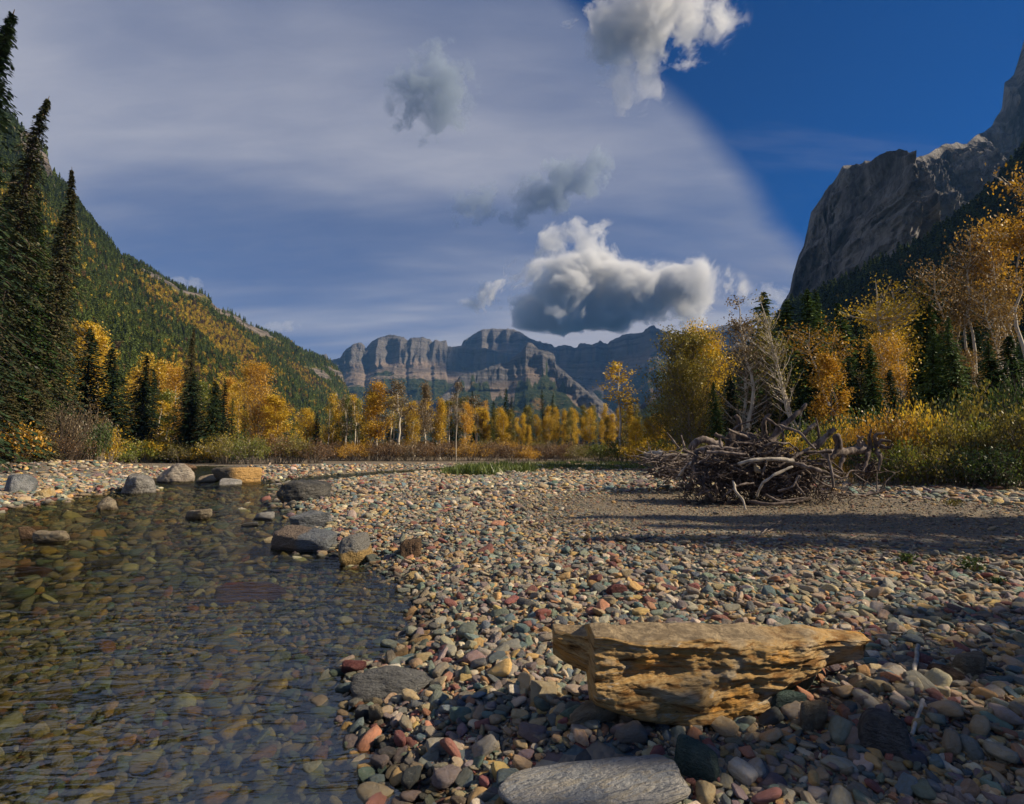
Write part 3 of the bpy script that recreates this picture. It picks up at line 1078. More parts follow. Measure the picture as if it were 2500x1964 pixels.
# ================================================================== mountains
def terrain_material(kind):
    m, nt = new_mat(kind)
    geo = nt.add('ShaderNodeNewGeometry')
    pos = geo.outputs['Position']
    sx = nt.add('ShaderNodeSeparateXYZ', i_Vector=pos)
    sn = nt.add('ShaderNodeSeparateXYZ', i_Vector=geo.outputs['Normal'])
    if kind == 'forest_slope':
        n1 = nt.noise(pos, 0.012, 6.0, 0.6)
        n2 = nt.noise(pos, 0.15, 5.0, 0.65)
        n4 = nt.noise(nt.mapping(pos, (1, 1, 6)), 0.035, 6.0, 0.65)
        ground_c = nt.mix(nt.mr(n2, 0.35, 0.65), (.060, .072, .020), (.20, .15, .05))
        rock_c = nt.mix(nt.mr(n4, 0.4, 0.62), (.085, .075, .068), (.23, .19, .16))
        rk = nt.add('ShaderNodeAttribute', attribute_name='rock')
        k = nt.mr(nt.m('ADD', rk.outputs['Fac'], nt.m('MULTIPLY', nt.m('SUBTRACT', n2, 0.5), 0.5)), 0.42, 0.56)
        c = nt.mix(k, ground_c, rock_c)
        h = nt.m('ADD', nt.m('MULTIPLY', n4, 8.0), nt.m('MULTIPLY', n2, 3.0))
        out(nt, bsdf(nt, c, 0.95, 0.05, h, 1.0, 0.9))
    elif kind == 'cliff':
        n1 = nt.noise(nt.mapping(pos, (1, 1, 0.35)), 0.03, 8.0, 0.65)
        n2 = nt.noise(nt.mapping(pos, (1, 1, 8), (R(4), R(3), 0)), 0.02, 6.0, 0.6)
        n3 = nt.noise(pos, 0.22, 8.0, 0.75)
        n5 = nt.noise(nt.mapping(pos, (1, 1, 0.16), (R(5), R(8), 0)), 0.12, 7.0, 0.7)
        c = nt.mix(nt.mr(n1, 0.38, 0.62), (.10, .093, .09), (.44, .40, .36))
        c = nt.mix(nt.mr(n5, 0.50, 0.62, 0, 0.65), c, (.055, .05, .052))
        c = nt.mix(nt.mr(n2, 0.52, 0.62, 0, 0.5), c, (.10, .095, .10))
        c = nt.mix(nt.mr(n3, 0.5, 0.75, 0, 0.5), c, (.08, .075, .075))
        h = nt.m('ADD', nt.m('MULTIPLY', n1, 24.0), nt.m('ADD', nt.m('MULTIPLY', n3, 12.0), nt.m('ADD', nt.m('MULTIPLY', n5, 14.0), nt.m('MULTIPLY', n2, 7.0))))
        out(nt, bsdf(nt, c, 0.9, 0.1, h, 1.0, 0.9))
    else:
        wob = nt.noise(pos, 0.004, 5.0, 0.6)
        strz = nt.mapping(pos, (0.0012, 0.0012, 0.030), (R(1.5), R(-2), 0))
        strata = nt.noise(strz, 1.0, 7.0, 0.7, 0.3)
        streak = nt.noise(nt.mapping(pos, (1, 1, 0.12)), 0.02, 6.0, 0.65)
        n3 = nt.noise(pos, 0.06, 6.0, 0.7)
        cl = nt.add('ShaderNodeAttribute', attribute_name='rock').outputs['Fac']
        vg = nt.add('ShaderNodeAttribute', attribute_name='veg').outputs['Fac']
        rock_c = nt.mix(nt.mr(strata, 0.42, 0.56), (.075, .072, .078), (.165, .15, .14))
        rock_c = nt.mix(nt.mr(streak, 0.5, 0.7, 0, .55), rock_c, (.06, .058, .062))
        talus = nt.mix(nt.mr(strata, 0.40, 0.60), (.14, .11, .09), (.27, .20, .15))
        talus = nt.mix(nt.mr(n3, 0.48, 0.68, 0, .6), talus, (.12, .11, .085))
        c = nt.mix(cl, talus, rock_c)
        grn = nt.mix(nt.mr(n3, 0.42, 0.6), (.020, .034, .014), (.055, .062, .022))
        grn = nt.mix(nt.mr(nt.noise(pos, 0.011, 5.0, 0.65), 0.56, 0.64, 0, .8), grn, (.20, .115, .035))
        k = nt.mr(nt.m('ADD', vg, nt.m('MULTIPLY', nt.m('SUBTRACT', n3, 0.5), 1.2)), 0.42, 0.6)
        c = nt.mix(k, c, grn)
        h = nt.m('ADD', nt.m('MULTIPLY', strata, 16.0), nt.m('ADD', nt.m('MULTIPLY', n3, 16.0), nt.m('MULTIPLY', streak, 8.0)))
        out(nt, bsdf(nt, c, 0.95, 0.05, h, 1.0, 1.0))
    return m


M_SLOPE = terrain_material('forest_slope')
M_CLIFF = terrain_material('cliff')
M_FAR = terrain_material('far_mountain')


def massif(name, outline, prof, nu, nv, disp, mat, label=None, rockf=None, vegf=None, back=0.5, zf=-3.0, kind='structure'):
    """a mountain: its crest runs through the outline at real distances, its flank falls to the foot, its back falls away behind"""
    o = np.array(outline, float)
    pxs = np.interp(np.linspace(0, 1, nu), np.linspace(0, 1, len(o)) if False else (o[:, 0] - o[0, 0]) / (o[-1, 0] - o[0, 0]), o[:, 0])
    pys = np.interp(pxs, o[:, 0], o[:, 1]); Yr = np.interp(pxs, o[:, 0], o[:, 2]); Yf = np.interp(pxs, o[:, 0], o[:, 3])
    top = np.array([at(a, b, c) for a, b, c in zip(pxs, pys, Yr)])
    k = top[:, 0] / top[:, 1]
    nb = max(6, nv // 6)
    s = np.concatenate([np.linspace(0, 1, nv), np.linspace(1, 1 + back, nb + 1)[1:]])
    S = s[None, :]
    pr = np.array(prof)
    frac = np.interp(np.minimum(S, 1), pr[:, 0], pr[:, 1])
    frac = np.where(S > 1, 1 - ((S - 1) / back) ** 1.3 * 0.9, frac)
    Yd = Yf[:, None] + (Yr - Yf)[:, None] * S
    z = zf + (top[:, 2] - zf)[:, None] * frac
    x = k[:, None] * Yd
    Yd = np.broadcast_to(Yd, z.shape).copy()
    x, Yd, z = disp(x, Yd, z, np.broadcast_to(S, z.shape), frac)
    V = np.stack([x, Yd, z], -1)
    f = grid_faces(nu, len(s))
    ob = mesh_obj(name, V.reshape(-1, 3), f, mat)
    for nm, fn in (('rock', rockf), ('veg', vegf)):
        if fn is not None:
            a = ob.data.attributes.new(nm, 'FLOAT', 'POINT')
            a.data.foreach_set('value', fn(x, Yd, z, np.broadcast_to(S, z.shape), frac).astype(np.float32).ravel())
    tag(ob, label, None, None, kind)
    return ob, V, s


# ---- left valley wall
LEFT = [(-260, 20, 350, 70), (-120, 190, 370, 78), (0, 284, 400, 84), (30, 300, 405, 86), (57, 328, 410, 88), (92, 345, 416, 92), (108, 385, 420, 94), (124, 425, 425, 96), (167, 477, 440, 100),
        (230, 569, 470, 108), (288, 627, 500, 116), (351, 661, 540, 125), (426, 707, 590, 140), (494, 730, 640, 160), (520, 757, 660, 170), (552, 765, 690, 185), (598, 794, 740, 210), (640, 812, 800, 240),
        (684, 828, 860, 270), (742, 863, 960, 330), (793, 882, 1050, 380), (822, 909, 1110, 430), (845, 966, 1160, 520), (868, 1030, 1200, 640), (900, 1085, 1240, 800)]


def rockmask_left(x, y, z, S, frac):
    px = 1250 + F * x / y * 0.985
    n = fbm(P3(x * 0.012, y * 0.012, z * 0.02), 5, seed=21)
    n2 = fbm(P3(x * 0.004, y * 0.004, z * 0.05), 4, seed=22)
    r = sstep(0.80, 0.93, frac) * np.clip(0.10 + 1.3 * n, 0, 1)
    r = r + 0.75 * np.exp(-((px - 60) / 75.0) ** 2) * sstep(0.74, 0.86, frac)
    r = r + 0.7 * np.exp(-((px - 440) / 70.0) ** 2) * sstep(0.84, 0.9, frac) * (1 - sstep(.95, 1.0, frac)) + 0.55 * np.exp(-((px - 570) / 60.0) ** 2) * sstep(0.78, 0.9, frac)
    r = r + 0.75 * sstep(700, 790, px) * sstep(0.25, 0.7, frac) * sstep(-0.1, 0.25, n2 + 0.5 * n)
    return np.clip(r + 0.35 * sstep(0.25, 0.5, n2 + 0.6 * n) * sstep(.4, .7, frac), 0, 1)


def disp_left(x, y, z, S, frac):
    w_ = sstep(0, 0.15, S) * (1 - 0.75 * sstep(0.9, 1.0, S))
    n = fbm(P3(x * 0.006, y * 0.006, z * 0.004), 5, seed=31, ridged=True)
    z = z + 16 * n * w_ * (y / 500.0) ** 0.5
    # gullies running down the flank
    g = fbm(P3(y * 0.018, z * 0.003, x * 0.003), 4, seed=32, ridged=True)
    x = x + 9 * g * w_
    r = rockmask_left(x, y, z, S, frac)
    c = fbm(P3(x * 0.05, y * 0.05, z * 0.03), 5, seed=33)
    led = np.tanh(6 * fbm(P3(x * 0.004, y * 0.004, z * 0.09), 3, seed=34))
    x = x + r * (5.0 * c + 3.0 * led) * w_
    crest = np.exp(-((S - 1) / 0.04) ** 2)
    z = z + crest * 2.2 * fbm(P3(y * 0.05, x * 0.05), 4, seed=35) * (y / 500.0)
    return x, y, z


left_m, LV, LS = massif('hillside', LEFT, [(0, 0), (0.25, 0.13), (0.5, 0.36), (0.75, 0.66), (0.88, 0.84), (1, 1)], 560, 200, disp_left, M_SLOPE, rockf=rockmask_left)

# ---- cliff on the right
RIGHT = [(1860, 860, 620, 384), (1900, 760, 597, 370), (1928, 707, 581, 360), (1937, 665, 576, 357), (1949, 627, 570, 353), (1963, 598, 561, 347), (1972, 555, 555, 344), (1980, 517, 550, 341), (2000, 492, 537, 332), (2015, 466, 527, 326), (2038, 437, 512, 317), (2058, 402, 500, 310), (2078, 399, 500, 310), (2124, 397, 500, 310), (2140, 386, 500, 310), (2155, 384, 500, 310), (2162, 374, 500, 310), (2178, 380, 500, 310), (2200, 381, 500, 310), (2216, 388, 500, 310), (2226, 382, 500, 310), (2240, 386, 528, 327), (2256, 380, 560, 347), (2308, 351, 620, 384), (2335, 348, 638, 395), (2360, 352, 656, 406), (2383, 328, 672, 416), (2402, 322, 685, 424), (2423, 305, 700, 434), (2440, 276, 713, 442), (2446, 262, 717, 444), (2449, 232, 720, 446), (2452, 201, 722, 447), (2463, 196, 731, 453), (2475, 184, 740, 458), (2489, 138, 751, 465), (2500, 96, 760, 471), (2560, 0, 754, 467), (2720, -160, 740, 458)]


def disp_right(x, y, z, S, frac):
    w_ = sstep(0, 0.2, S) * (1 - 0.9 * sstep(0.97, 1.0, S))
    a = np.arctan2(x, y)
    but = fbm(P3(a * 14.0 + z * 0.003, z * 0.006), 5, seed=41, ridged=True)
    cr = fbm(P3(x * 0.018, y * 0.018, z * 0.013), 7, gain=0.62, seed=42, ridged=True)
    led = np.tanh(4 * fbm(P3(a * 1.5, z * 0.05 + a * 3), 3, seed=43))
    up = sstep(0.30, 0.55, frac)
    cr2 = fbm(P3(x * 0.06, y * 0.06, z * 0.05), 5, gain=0.6, seed=47, ridged=True)
    d = w_ * up * (32 * but + 36 * cr + 17 * cr2 + 6 * led) * (1 - 0.85 * sstep(.88, .99, frac))
    y = y - d * 0.9
    x = x - d * 0.45
    px = 1250 + F * x / np.maximum(y, 1) * 0.985
    spurs = 70 * np.exp(-((px - 2105) / 34.0) ** 2) + 40 * np.exp(-((px - 2215) / 24.0) ** 2) + 45 * np.exp(-((px - 2400) / 40.0) ** 2) + 30 * np.exp(-((px - 1990) / 26.0) ** 2)
    y = y - spurs * w_ * sstep(0.35, 0.6, frac) * (1 - sstep(.78, .97, frac))
    z = z + w_ * up * 8 * fbm(P3(x * 0.012, y * 0.012, 3), 4, seed=45) * (1 - sstep(.85, 1., frac))
    crest = np.exp(-((S - 1) / 0.03) ** 2)
    z = z + crest * 3.5 * fbm(P3(a * 90, y * 0.02), 4, seed=46)
    return x, y, z


cliff, CV, CS = massif('mountain', RIGHT, [(0, 0), (0.30, 0.13), (0.55, 0.32), (0.66, 0.40), (0.76, 0.62), (0.83, 0.68), (0.90, 0.84), (0.985, 0.985), (1, 1)], 700, 260, disp_right, M_CLIFF)

# ---- forested apron under the cliff, running out to the right
APRON = [(1700, 1010, 300, 120), (1800, 920, 330, 115), (1880, 840, 340, 110), (1930, 760, 345, 105), (1990, 732, 345, 100), (2060, 702, 340, 96), (2140, 676, 335, 92), (2200, 650, 330, 88), (2270, 605, 322, 84), (2350, 550, 315, 80), (2430, 478, 305, 76), (2500, 398, 295, 72), (2620, 300, 280, 66), (2900, 150, 250, 56), (3400, 60, 220, 44)]


def disp_apron(x, y, z, S, frac):
    w_ = sstep(0, 0.2, S)
    z = z + w_ * 7 * fbm(P3(x * 0.02, y * 0.02), 4, seed=51)
    return x, y, z


def zero(x, y, z, S, frac):
    return np.zeros_like(z)


apron, AV, AS = massif('hillside', APRON, [(0, 0), (0.3, 0.2), (0.7, 0.6), (1, 1)], 160, 60, disp_apron, M_SLOPE, rockf=zero, back=0.35)


# ---- far ranges
def far_disp(seed, amp, cliff0, fl=1.0):
    def f(x, y, z, S, frac):
        w_ = sstep(0, 0.1, S) * (1 - 0.92 * sstep(0.93, 1.0, S))
        a = np.arctan2(x, y)
        g = fbm(P3(a * 26, z * 0.003), 6, gain=.55, seed=seed, ridged=True)
        y = y - w_ * amp * 1.3 * g * (0.30 + 0.70 * sstep(cliff0 - .12, cliff0, frac))
        z = z + w_ * amp * 0.35 * fbm(P3(x * 0.004, y * 0.004), 5, seed=seed + 1)
        cl = sstep(cliff0 - 0.03, cliff0 + 0.03, frac) * w_
        y = y - cl * amp * fl * 0.8 * fbm(P3(a * 95, z * 0.004), 4, seed=seed + 2)
        y = y - w_ * amp * 0.5 * fbm(P3(x * .012, y * .012, z * .012), 5, gain=.6, seed=seed + 7)
        led = np.tanh(5 * fbm(P3(a * 3, (z - x * 0.03) * 0.035), 4, seed=seed + 3))
        y = y - w_ * led * amp * 0.28
        crest = np.exp(-((S - 1) / 0.03) ** 2)
        z = z + crest * amp * 0.10 * fbm(P3(a * 260, 0 * y), 3, seed=seed + 4)
        return x, y, z
    return f


def rock_above(c0, seed):
    def f(x, y, z, S, frac):
        n = fbm(P3(x * 0.003, y * 0.003, z * 0.012), 5, seed=seed)
        return np.clip(sstep(c0 - 0.04, c0 + 0.03, frac) + 0.6 * sstep(0.12, 0.35, n), 0, 1)
    return f


def veg_below(c0, c1, seed):
    def f(x, y, z, S, frac):
        n = fbm(P3(x * 0.004, y * 0.004, z * 0.006), 5, seed=seed)
        return np.clip(1 - sstep(c0, c1, frac + 0.35 * n), 0, 1)
    return f


D = 2500.0
WALL = [(700, 1010, 2200, 1300), (770, 900, 2250, 1350), (781, 867, 2280, 1350), (797, 865, 2280, 1350), (804, 879, 2290, 1350), (812, 878, 2300, 1360), (830, 874, 2300, 1370), (838, 862, 2300, 1380), (847, 851, 2300, 1380), (866, 840, 2300, 1390),
        (877, 836, 2300, 1400), (888, 840, 2310, 1400), (893, 852, 2310, 1400), (900, 843, 2320, 1400), (910, 833, 2320, 1400), (925, 824, 2320, 1410), (946, 818, 2330, 1420), (965, 819, 2330, 1420), (985, 824, 2340, 1430), (996, 831, 2340, 1430), (1001, 825, 2340, 1430), (1029, 823, 2350, 1440),
        (1050, 830, 2360, 1440), (1056, 836, 2360, 1440), (1062, 829, 2360, 1440), (1076, 834, 2365, 1445), (1090, 831, 2370, 1450), (1093, 847, 2380, 1450), (1122, 845, 2400, 1460), (1180, 850, 2400, 1500), (1300, 880, 2400, 1550), (1420, 930, 2350, 1600), (1500, 1010, 2300, 1600)]
wallm, _, _ = massif('mountain', WALL, [(0, 0), (0.35, 0.22), (0.55, 0.42), (0.60, 0.50), (0.86, 0.70), (0.91, 0.75), (0.955, 0.965), (1, 1)], 420, 110, far_disp(61, 42, 0.78, 0.8), M_FAR, rockf=rock_above(0.76, 62), vegf=veg_below(0.42, 0.66, 63))

MESA = [(1000, 960, 2900, 2200), (1085, 880, 2900, 2200), (1112, 850, 2900, 2200), (1126, 845, 2900, 2200), (1132, 832, 2900, 2200), (1150, 820, 2900, 2200), (1174, 807, 2900, 2200), (1193, 803, 2900, 2200), (1248, 803, 2900, 2200), (1270, 810, 2900, 2200), (1285, 822, 2900, 2200), (1300, 829, 2900, 2200),
        (1347, 842, 2900, 2200), (1354, 848, 2900, 2200), (1376, 843, 2900, 2200), (1390, 845, 2900, 2200), (1402, 849, 2900, 2200), (1410, 848, 2900, 2200), (1413, 841, 2900, 2200), (1420, 838, 2900, 2200), (1447, 842, 2880, 2180), (1458, 836, 2880, 2180), (1465, 831, 2880, 2180), (1475, 838, 2880, 2180), (1483, 840, 2870, 2150),
        (1492, 832, 2850, 2150), (1502, 827, 2850, 2150), (1515, 820, 2820, 2150), (1528, 815, 2800, 2100), (1550, 814, 2750, 2050), (1568, 813, 2720, 2000), (1576, 805, 2700, 1950), (1583, 799, 2680, 1950), (1590, 797, 2680, 1950), (1597, 794, 2670, 1950), (1603, 802, 2660, 1900), (1626, 811, 2640, 1900),
        (1659, 817, 2620, 1900), (1681, 818, 2600, 1900), (1712, 809, 2560, 1900), (1765, 795, 2520, 1900), (1790, 793, 2500, 1900), (1850, 800, 2450, 1850), (1950, 830, 2400, 1800), (2100, 900, 2300, 1700)]
mesa, _, _ = massif('mountain', MESA, [(0, 0), (0.4, 0.42), (0.7, 0.66), (0.8, 0.72), (0.88, 0.80), (0.94, 0.965), (1, 1)], 420, 90, far_disp(71, 45, 0.82, 0.9), M_FAR, rockf=rock_above(0.80, 72), vegf=veg_below(0.48, 0.7, 73))

PEAK = [(980, 1050, 1500, 900), (1040, 1000, 1560, 950), (1093, 955, 1640, 1000), (1125, 917, 1720, 1050), (1170, 905, 1800, 1100), (1215, 890, 1850, 1150), (1240, 886, 1860, 1160), (1247, 880, 1865, 1160), (1251, 875, 1865, 1160), (1264, 863, 1870, 1160), (1272, 859, 1870, 1160), (1278, 852, 1872, 1160), (1284, 842, 1874, 1160), (1289, 836, 1875, 1160),
        (1298, 838, 1875, 1160), (1308, 847, 1875, 1160), (1316, 853, 1870, 1160), (1335, 857, 1865, 1160), (1350, 863, 1860, 1150), (1355, 872, 1850, 1150), (1357, 888, 1840, 1140), (1375, 905, 1800, 1120), (1415, 940, 1720, 1080), (1470, 985, 1620, 1000), (1530, 1030, 1500, 920), (1600, 1075, 1400, 850)]
peak, _, _ = massif('mountain', PEAK, [(0, 0), (0.35, 0.20), (0.62, 0.48), (0.74, 0.62), (0.82, 0.70), (0.90, 0.90), (1, 1)], 320, 110, far_disp(81, 34, 0.76, 0.7), M_FAR, rockf=rock_above(0.74, 82), vegf=lambda x, y, z, S, frac: np.clip(1 - sstep(0.52, 0.72, frac + 0.55 * fbm(P3(np.arctan2(x, y) * 60, z * 0.004), 4, seed=83)), 0, 1))

# low green spur in front, at the right end of the valley floor
SPUR = [(1500, 1080, 1000, 800), (1540, 1010, 1050, 800), (1600, 960, 1100, 820), (1640, 925, 1150, 820), (1700, 880, 1200, 820), (1800, 840, 1200, 800), (1900, 820, 1150, 760), (2100, 820, 1050, 700)]
spur, _, _ = massif('hillside', SPUR, [(0, 0), (0.5, 0.45), (1, 1)], 160, 50, far_disp(91, 20, 0.9, 0.3), M_FAR, rockf=rock_above(0.85, 92), vegf=veg_below(0.75, 0.95, 93))


# ================================================================== clouds: bodies of vapour with their own place and thickness
def cloud(loc, rad, seed, label, dens=0.02, alb=(1, 1, 1), cut=0.50, nscale=1.6, rot=(0, 0, 0), soft=0.22, flat_base=0.0):
    v, f = ICO[3]
    o = mesh_obj('cloud', v, f, None, smooth=True)
    o.location = loc
    o.scale = rad
    o.rotation_euler = rot
    m, nt = new_mat('cloud_vapour')
    tc = nt.add('ShaderNodeTexCoord')
    oc = tc.outputs['Object']
    big = max(rad)
    sc = nt.mapping(oc, (rad[0] / big, rad[1] / big, rad[2] / big), loc=(seed * 3.1, seed * 1.7, seed * .9))
    n = nt.noise(sc, nscale, 9.0, 0.60, 0.35)
    ln = nt.add('ShaderNodeVectorMath', operation='LENGTH', i_0=oc)
    r_ = ln.outputs['Value']
    sz = nt.add('ShaderNodeSeparateXYZ', i_Vector=oc)
    fall = nt.m('SUBTRACT', 1.0, r_)
    env = nt.m('MINIMUM', nt.m('MULTIPLY', nt.m('SUBTRACT', 0.62, r_), 1.5), 0.30)
    d = nt.m('ADD', env, nt.m('MULTIPLY', nt.m('SUBTRACT', n, cut), 4.2))
    if flat_base:
        d = nt.m('SUBTRACT', d, nt.mr(sz.outputs[2], -flat_base + 0.1, -flat_base - 0.25))
    d = nt.m('MULTIPLY', nt.mr(d, 0.0, soft, 0, 1), nt.mr(r_, 1.0, 0.82))
    pv = nt.add('ShaderNodeVolumePrincipled')
    pv.inputs['Color'].default_value = (*alb, 1)
    nt.set(pv, 'Density', nt.m('MULTIPLY', d, dens))
    pv.inputs['Anisotropy'].default_value = 0.15
    out(nt, None, pv)
    m.cycles.volume_step_rate = 0.3
    o.data.materials.append(m)
    tag(o, label, 'cloud', 'clouds')
    return o


def cl(px, py, Yd, wpx, hpx, thick, *a, **k):
    c = at(px, py, Yd)
    return cloud(tuple(c), (wpx / F * Yd / 2, thick, hpx / F * Yd / 2), *a, **k)


CLOUDS = True
if CLOUDS:
    cl(1478, 722, 3900, 760, 275, 420, 1, 'big white cumulus with grey underside low over the far mountains', dens=0.018, cut=0.47, nscale=3.4, flat_base=0.6)
    cl(1400, 610, 3950, 330, 190, 260, 2, 'smaller white puffs rising from the left top of the big cumulus', dens=0.008, cut=0.50, nscale=2.2)
    cl(1595, 55, 2000, 520, 270, 210, 3, 'bright white cumulus cut by the top edge beside the blue sky', dens=0.016, cut=0.48, nscale=3.2)
    cl(1550, 190, 2000, 260, 260, 110, 4, 'thin ragged tail hanging under the cloud at the top edge', dens=0.007, cut=0.52, nscale=2.2)
    cl(1055, 230, 2300, 270, 330, 130, 5, 'lone upright grey cloud left of the middle of the sky', dens=0.011, cut=0.47, nscale=3.2, rot=(0, R(15), 0), alb=(.50, .58, .68))  # grey albedo, here and on the next two, stands in for shadow
    cl(1365, 455, 3300, 420, 170, 130, 6, 'long grey cloud slanting up to the right in mid sky', dens=0.010, cut=0.48, nscale=4.2, rot=(0, R(-28), 0), alb=(.50, .58, .68))
    cl(1165, 500, 3300, 200, 130, 80, 7, 'small torn grey cloud at the lower left of the slanting cloud', dens=0.008, cut=0.48, nscale=3.4, rot=(0, R(-30), 0), alb=(.50, .58, .68))
    cl(1865, 735, 3800, 260, 110, 90, 8, 'small pale cloud low in the blue gap right of the big cumulus', dens=0.005, cut=0.52, nscale=2.4)
    cl(700, 798, 3600, 130, 40, 60, 9, 'small white cloud wisp low above the left ridge', dens=0.004, cut=0.48, nscale=1.6)
    cl(450, 693, 3400, 150, 50, 60, 10, 'faint white cloud puff resting on the skyline of the left ridge', dens=0.004, cut=0.48, nscale=1.6)

    cloud((3560, 2120, 2650), (560, 560, 170), 12, 'broad cloud high beyond the right edge that shades the far mesa', dens=0.02, cut=0.38, nscale=2.0)

# ------------------------------------------------------------------ air
HAZE = True
if HAZE:
    v = np.array([(x, y, z) for x in (-3150, 3150) for y in (-3150, 3150) for z in (-7, 800)], float)
    f = [(0, 1, 3, 2), (4, 6, 7, 5), (0, 4, 5, 1), (2, 3, 7, 6), (0, 2, 6, 4), (1, 5, 7, 3)]
    hz_o = mesh_obj('haze', v, f, None, smooth=False)
    m, nt = new_mat('haze')
    pv = nt.add('ShaderNodeVolumePrincipled')
    pv.inputs['Color'].default_value = (0.22, 0.50, 1.0, 1)
    pv.inputs['Density'].default_value = 0.00008
    out(nt, None, pv)
    hz_o.data.materials.append(m)
    tag(hz_o, kind='stuff')

# ================================================================== vegetation
def leaf_material(name, cols, trans=0.35, rough=0.6):
    """cols: darker, mid, lighter leaf colours mixed leaf by leaf and tree by tree"""
    m, nt = new_mat(name)
    geo = nt.add('ShaderNodeNewGeometry')
    tc = nt.add('ShaderNodeTexCoord')
    oi = nt.add('ShaderNodeObjectInfo')
    r = geo.outputs['Random Per Island']
    n = nt.noise(geo.outputs['Position'], 0.9, 3.0, 0.6)
    f = nt.m('ADD', nt.m('MULTIPLY', r, 0.62), nt.m('MULTIPLY', nt.m('SUBTRACT', n, 0.5), 1.3))
    f = nt.m('ADD', f, nt.m('MULTIPLY', nt.m('SUBTRACT', oi.outputs['Random'], 0.5), 0.35))
    f = nt.m('ADD', f, 0.18)
    c = nt.ramp(f, [(0.0, cols[0]), (0.45, cols[1]), (0.9, cols[2])])
    d = nt.add('ShaderNodeBsdfDiffuse', i_Color=c)
    t = nt.add('ShaderNodeBsdfTranslucent', i_Color=c)
    g = nt.add('ShaderNodeBsdfGlossy', i_Roughness=0.45)
    g.inputs['Color'].default_value = (.9, .9, .9, 1)
    ms = nt.add('ShaderNodeMixShader', i_0=trans, i_1=d, i_2=t)
    ms2 = nt.add('ShaderNodeMixShader', i_0=0.035, i_1=ms, i_2=g)
    out(nt, ms2)
    return m


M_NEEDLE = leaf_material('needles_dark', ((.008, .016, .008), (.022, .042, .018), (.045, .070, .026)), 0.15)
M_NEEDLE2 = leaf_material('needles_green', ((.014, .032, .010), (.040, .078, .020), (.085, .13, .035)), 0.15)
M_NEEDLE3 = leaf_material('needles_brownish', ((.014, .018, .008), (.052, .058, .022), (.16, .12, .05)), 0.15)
M_NEEDLE4 = leaf_material('needles_sunlit', ((.03, .055, .014), (.075, .125, .03), (.14, .19, .05)), 0.15)  # brighter copy of the needles, sunlight put into the colour
M_YELLOW = leaf_material('leaves_yellow', ((.24, .15, .012), (.60, .38, .022), (.80, .56, .05)), 0.4)
M_ORANGE = leaf_material('leaves_orange', ((.20, .11, .012), (.55, .30, .022), (.74, .44, .05)), 0.4)
M_OLIVE = leaf_material('leaves_olive', ((.06, .06, .012), (.20, .17, .025), (.36, .28, .04)), 0.4)
M_LIME = leaf_material('leaves_yellow_green', ((.06, .085, .012), (.16, .19, .022), (.32, .30, .04)), 0.4)
M_TWIG = leaf_material('leaves_russet', ((.055, .030, .016), (.16, .085, .035), (.28, .16, .06)), 0.3)
M_PALEBROWN = leaf_material('leaves_dull_brown', ((.07, .05, .025), (.17, .12, .06), (.30, .22, .12)), 0.3)
M_GOLDBROWN = leaf_material('leaves_gold_brown', ((.10, .065, .02), (.27, .16, .04), (.45, .28, .06)), 0.35)
M_GREEN = leaf_material('leaves_green', ((.018, .035, .008), (.05, .085, .018), (.11, .15, .03)), 0.35)
M_GRASS = leaf_material('grass_blades', ((.03, .05, .010), (.085, .125, .022), (.18, .20, .04)), 0.25)


def bark_material(name, a, b, marks=0.0):
    m, nt = new_mat(name)
    tc = nt.add('ShaderNodeTexCoord')
    oc = tc.outputs['Object']
    n = nt.noise(nt.mapping(oc, (1, 1, 0.25)), 9.0, 5.0, 0.65)
    c = nt.mix(nt.mr(n, 0.35, 0.65), a, b)
    if marks:
        k = nt.noise(nt.mapping(oc, (1, 1, 5.0)), 2.6, 4.0, 0.6)
        c = nt.mix(nt.mr(k, 0.60, 0.68, 0, marks), c, (.03, .025, .02))
    out(nt, bsdf(nt, c, 0.9, 0.1, n, 0.02, 0.8))
    return m


M_BARK = bark_material('bark_brown', (.05, .036, .026), (.12, .09, .065))
M_PALE = bark_material('bark_pale', (.44, .38, .29), (.66, .59, .48), 0.75)
M_GREYB = bark_material('bark_grey', (.14, .115, .09), (.30, .25, .20))
M_SNAG = bark_material('driftwood_grey', (.085, .066, .056), (.28, .23, .20))
M_SNAGD = bark_material('driftwood_dark', (.05, .038, .032), (.19, .15, .13))
M_SNAGP = bark_material('driftwood_pale', (.30, .26, .21), (.52, .46, .38))


def rnd_unit(n):
    return unit(rng.normal(size=(n, 3)))


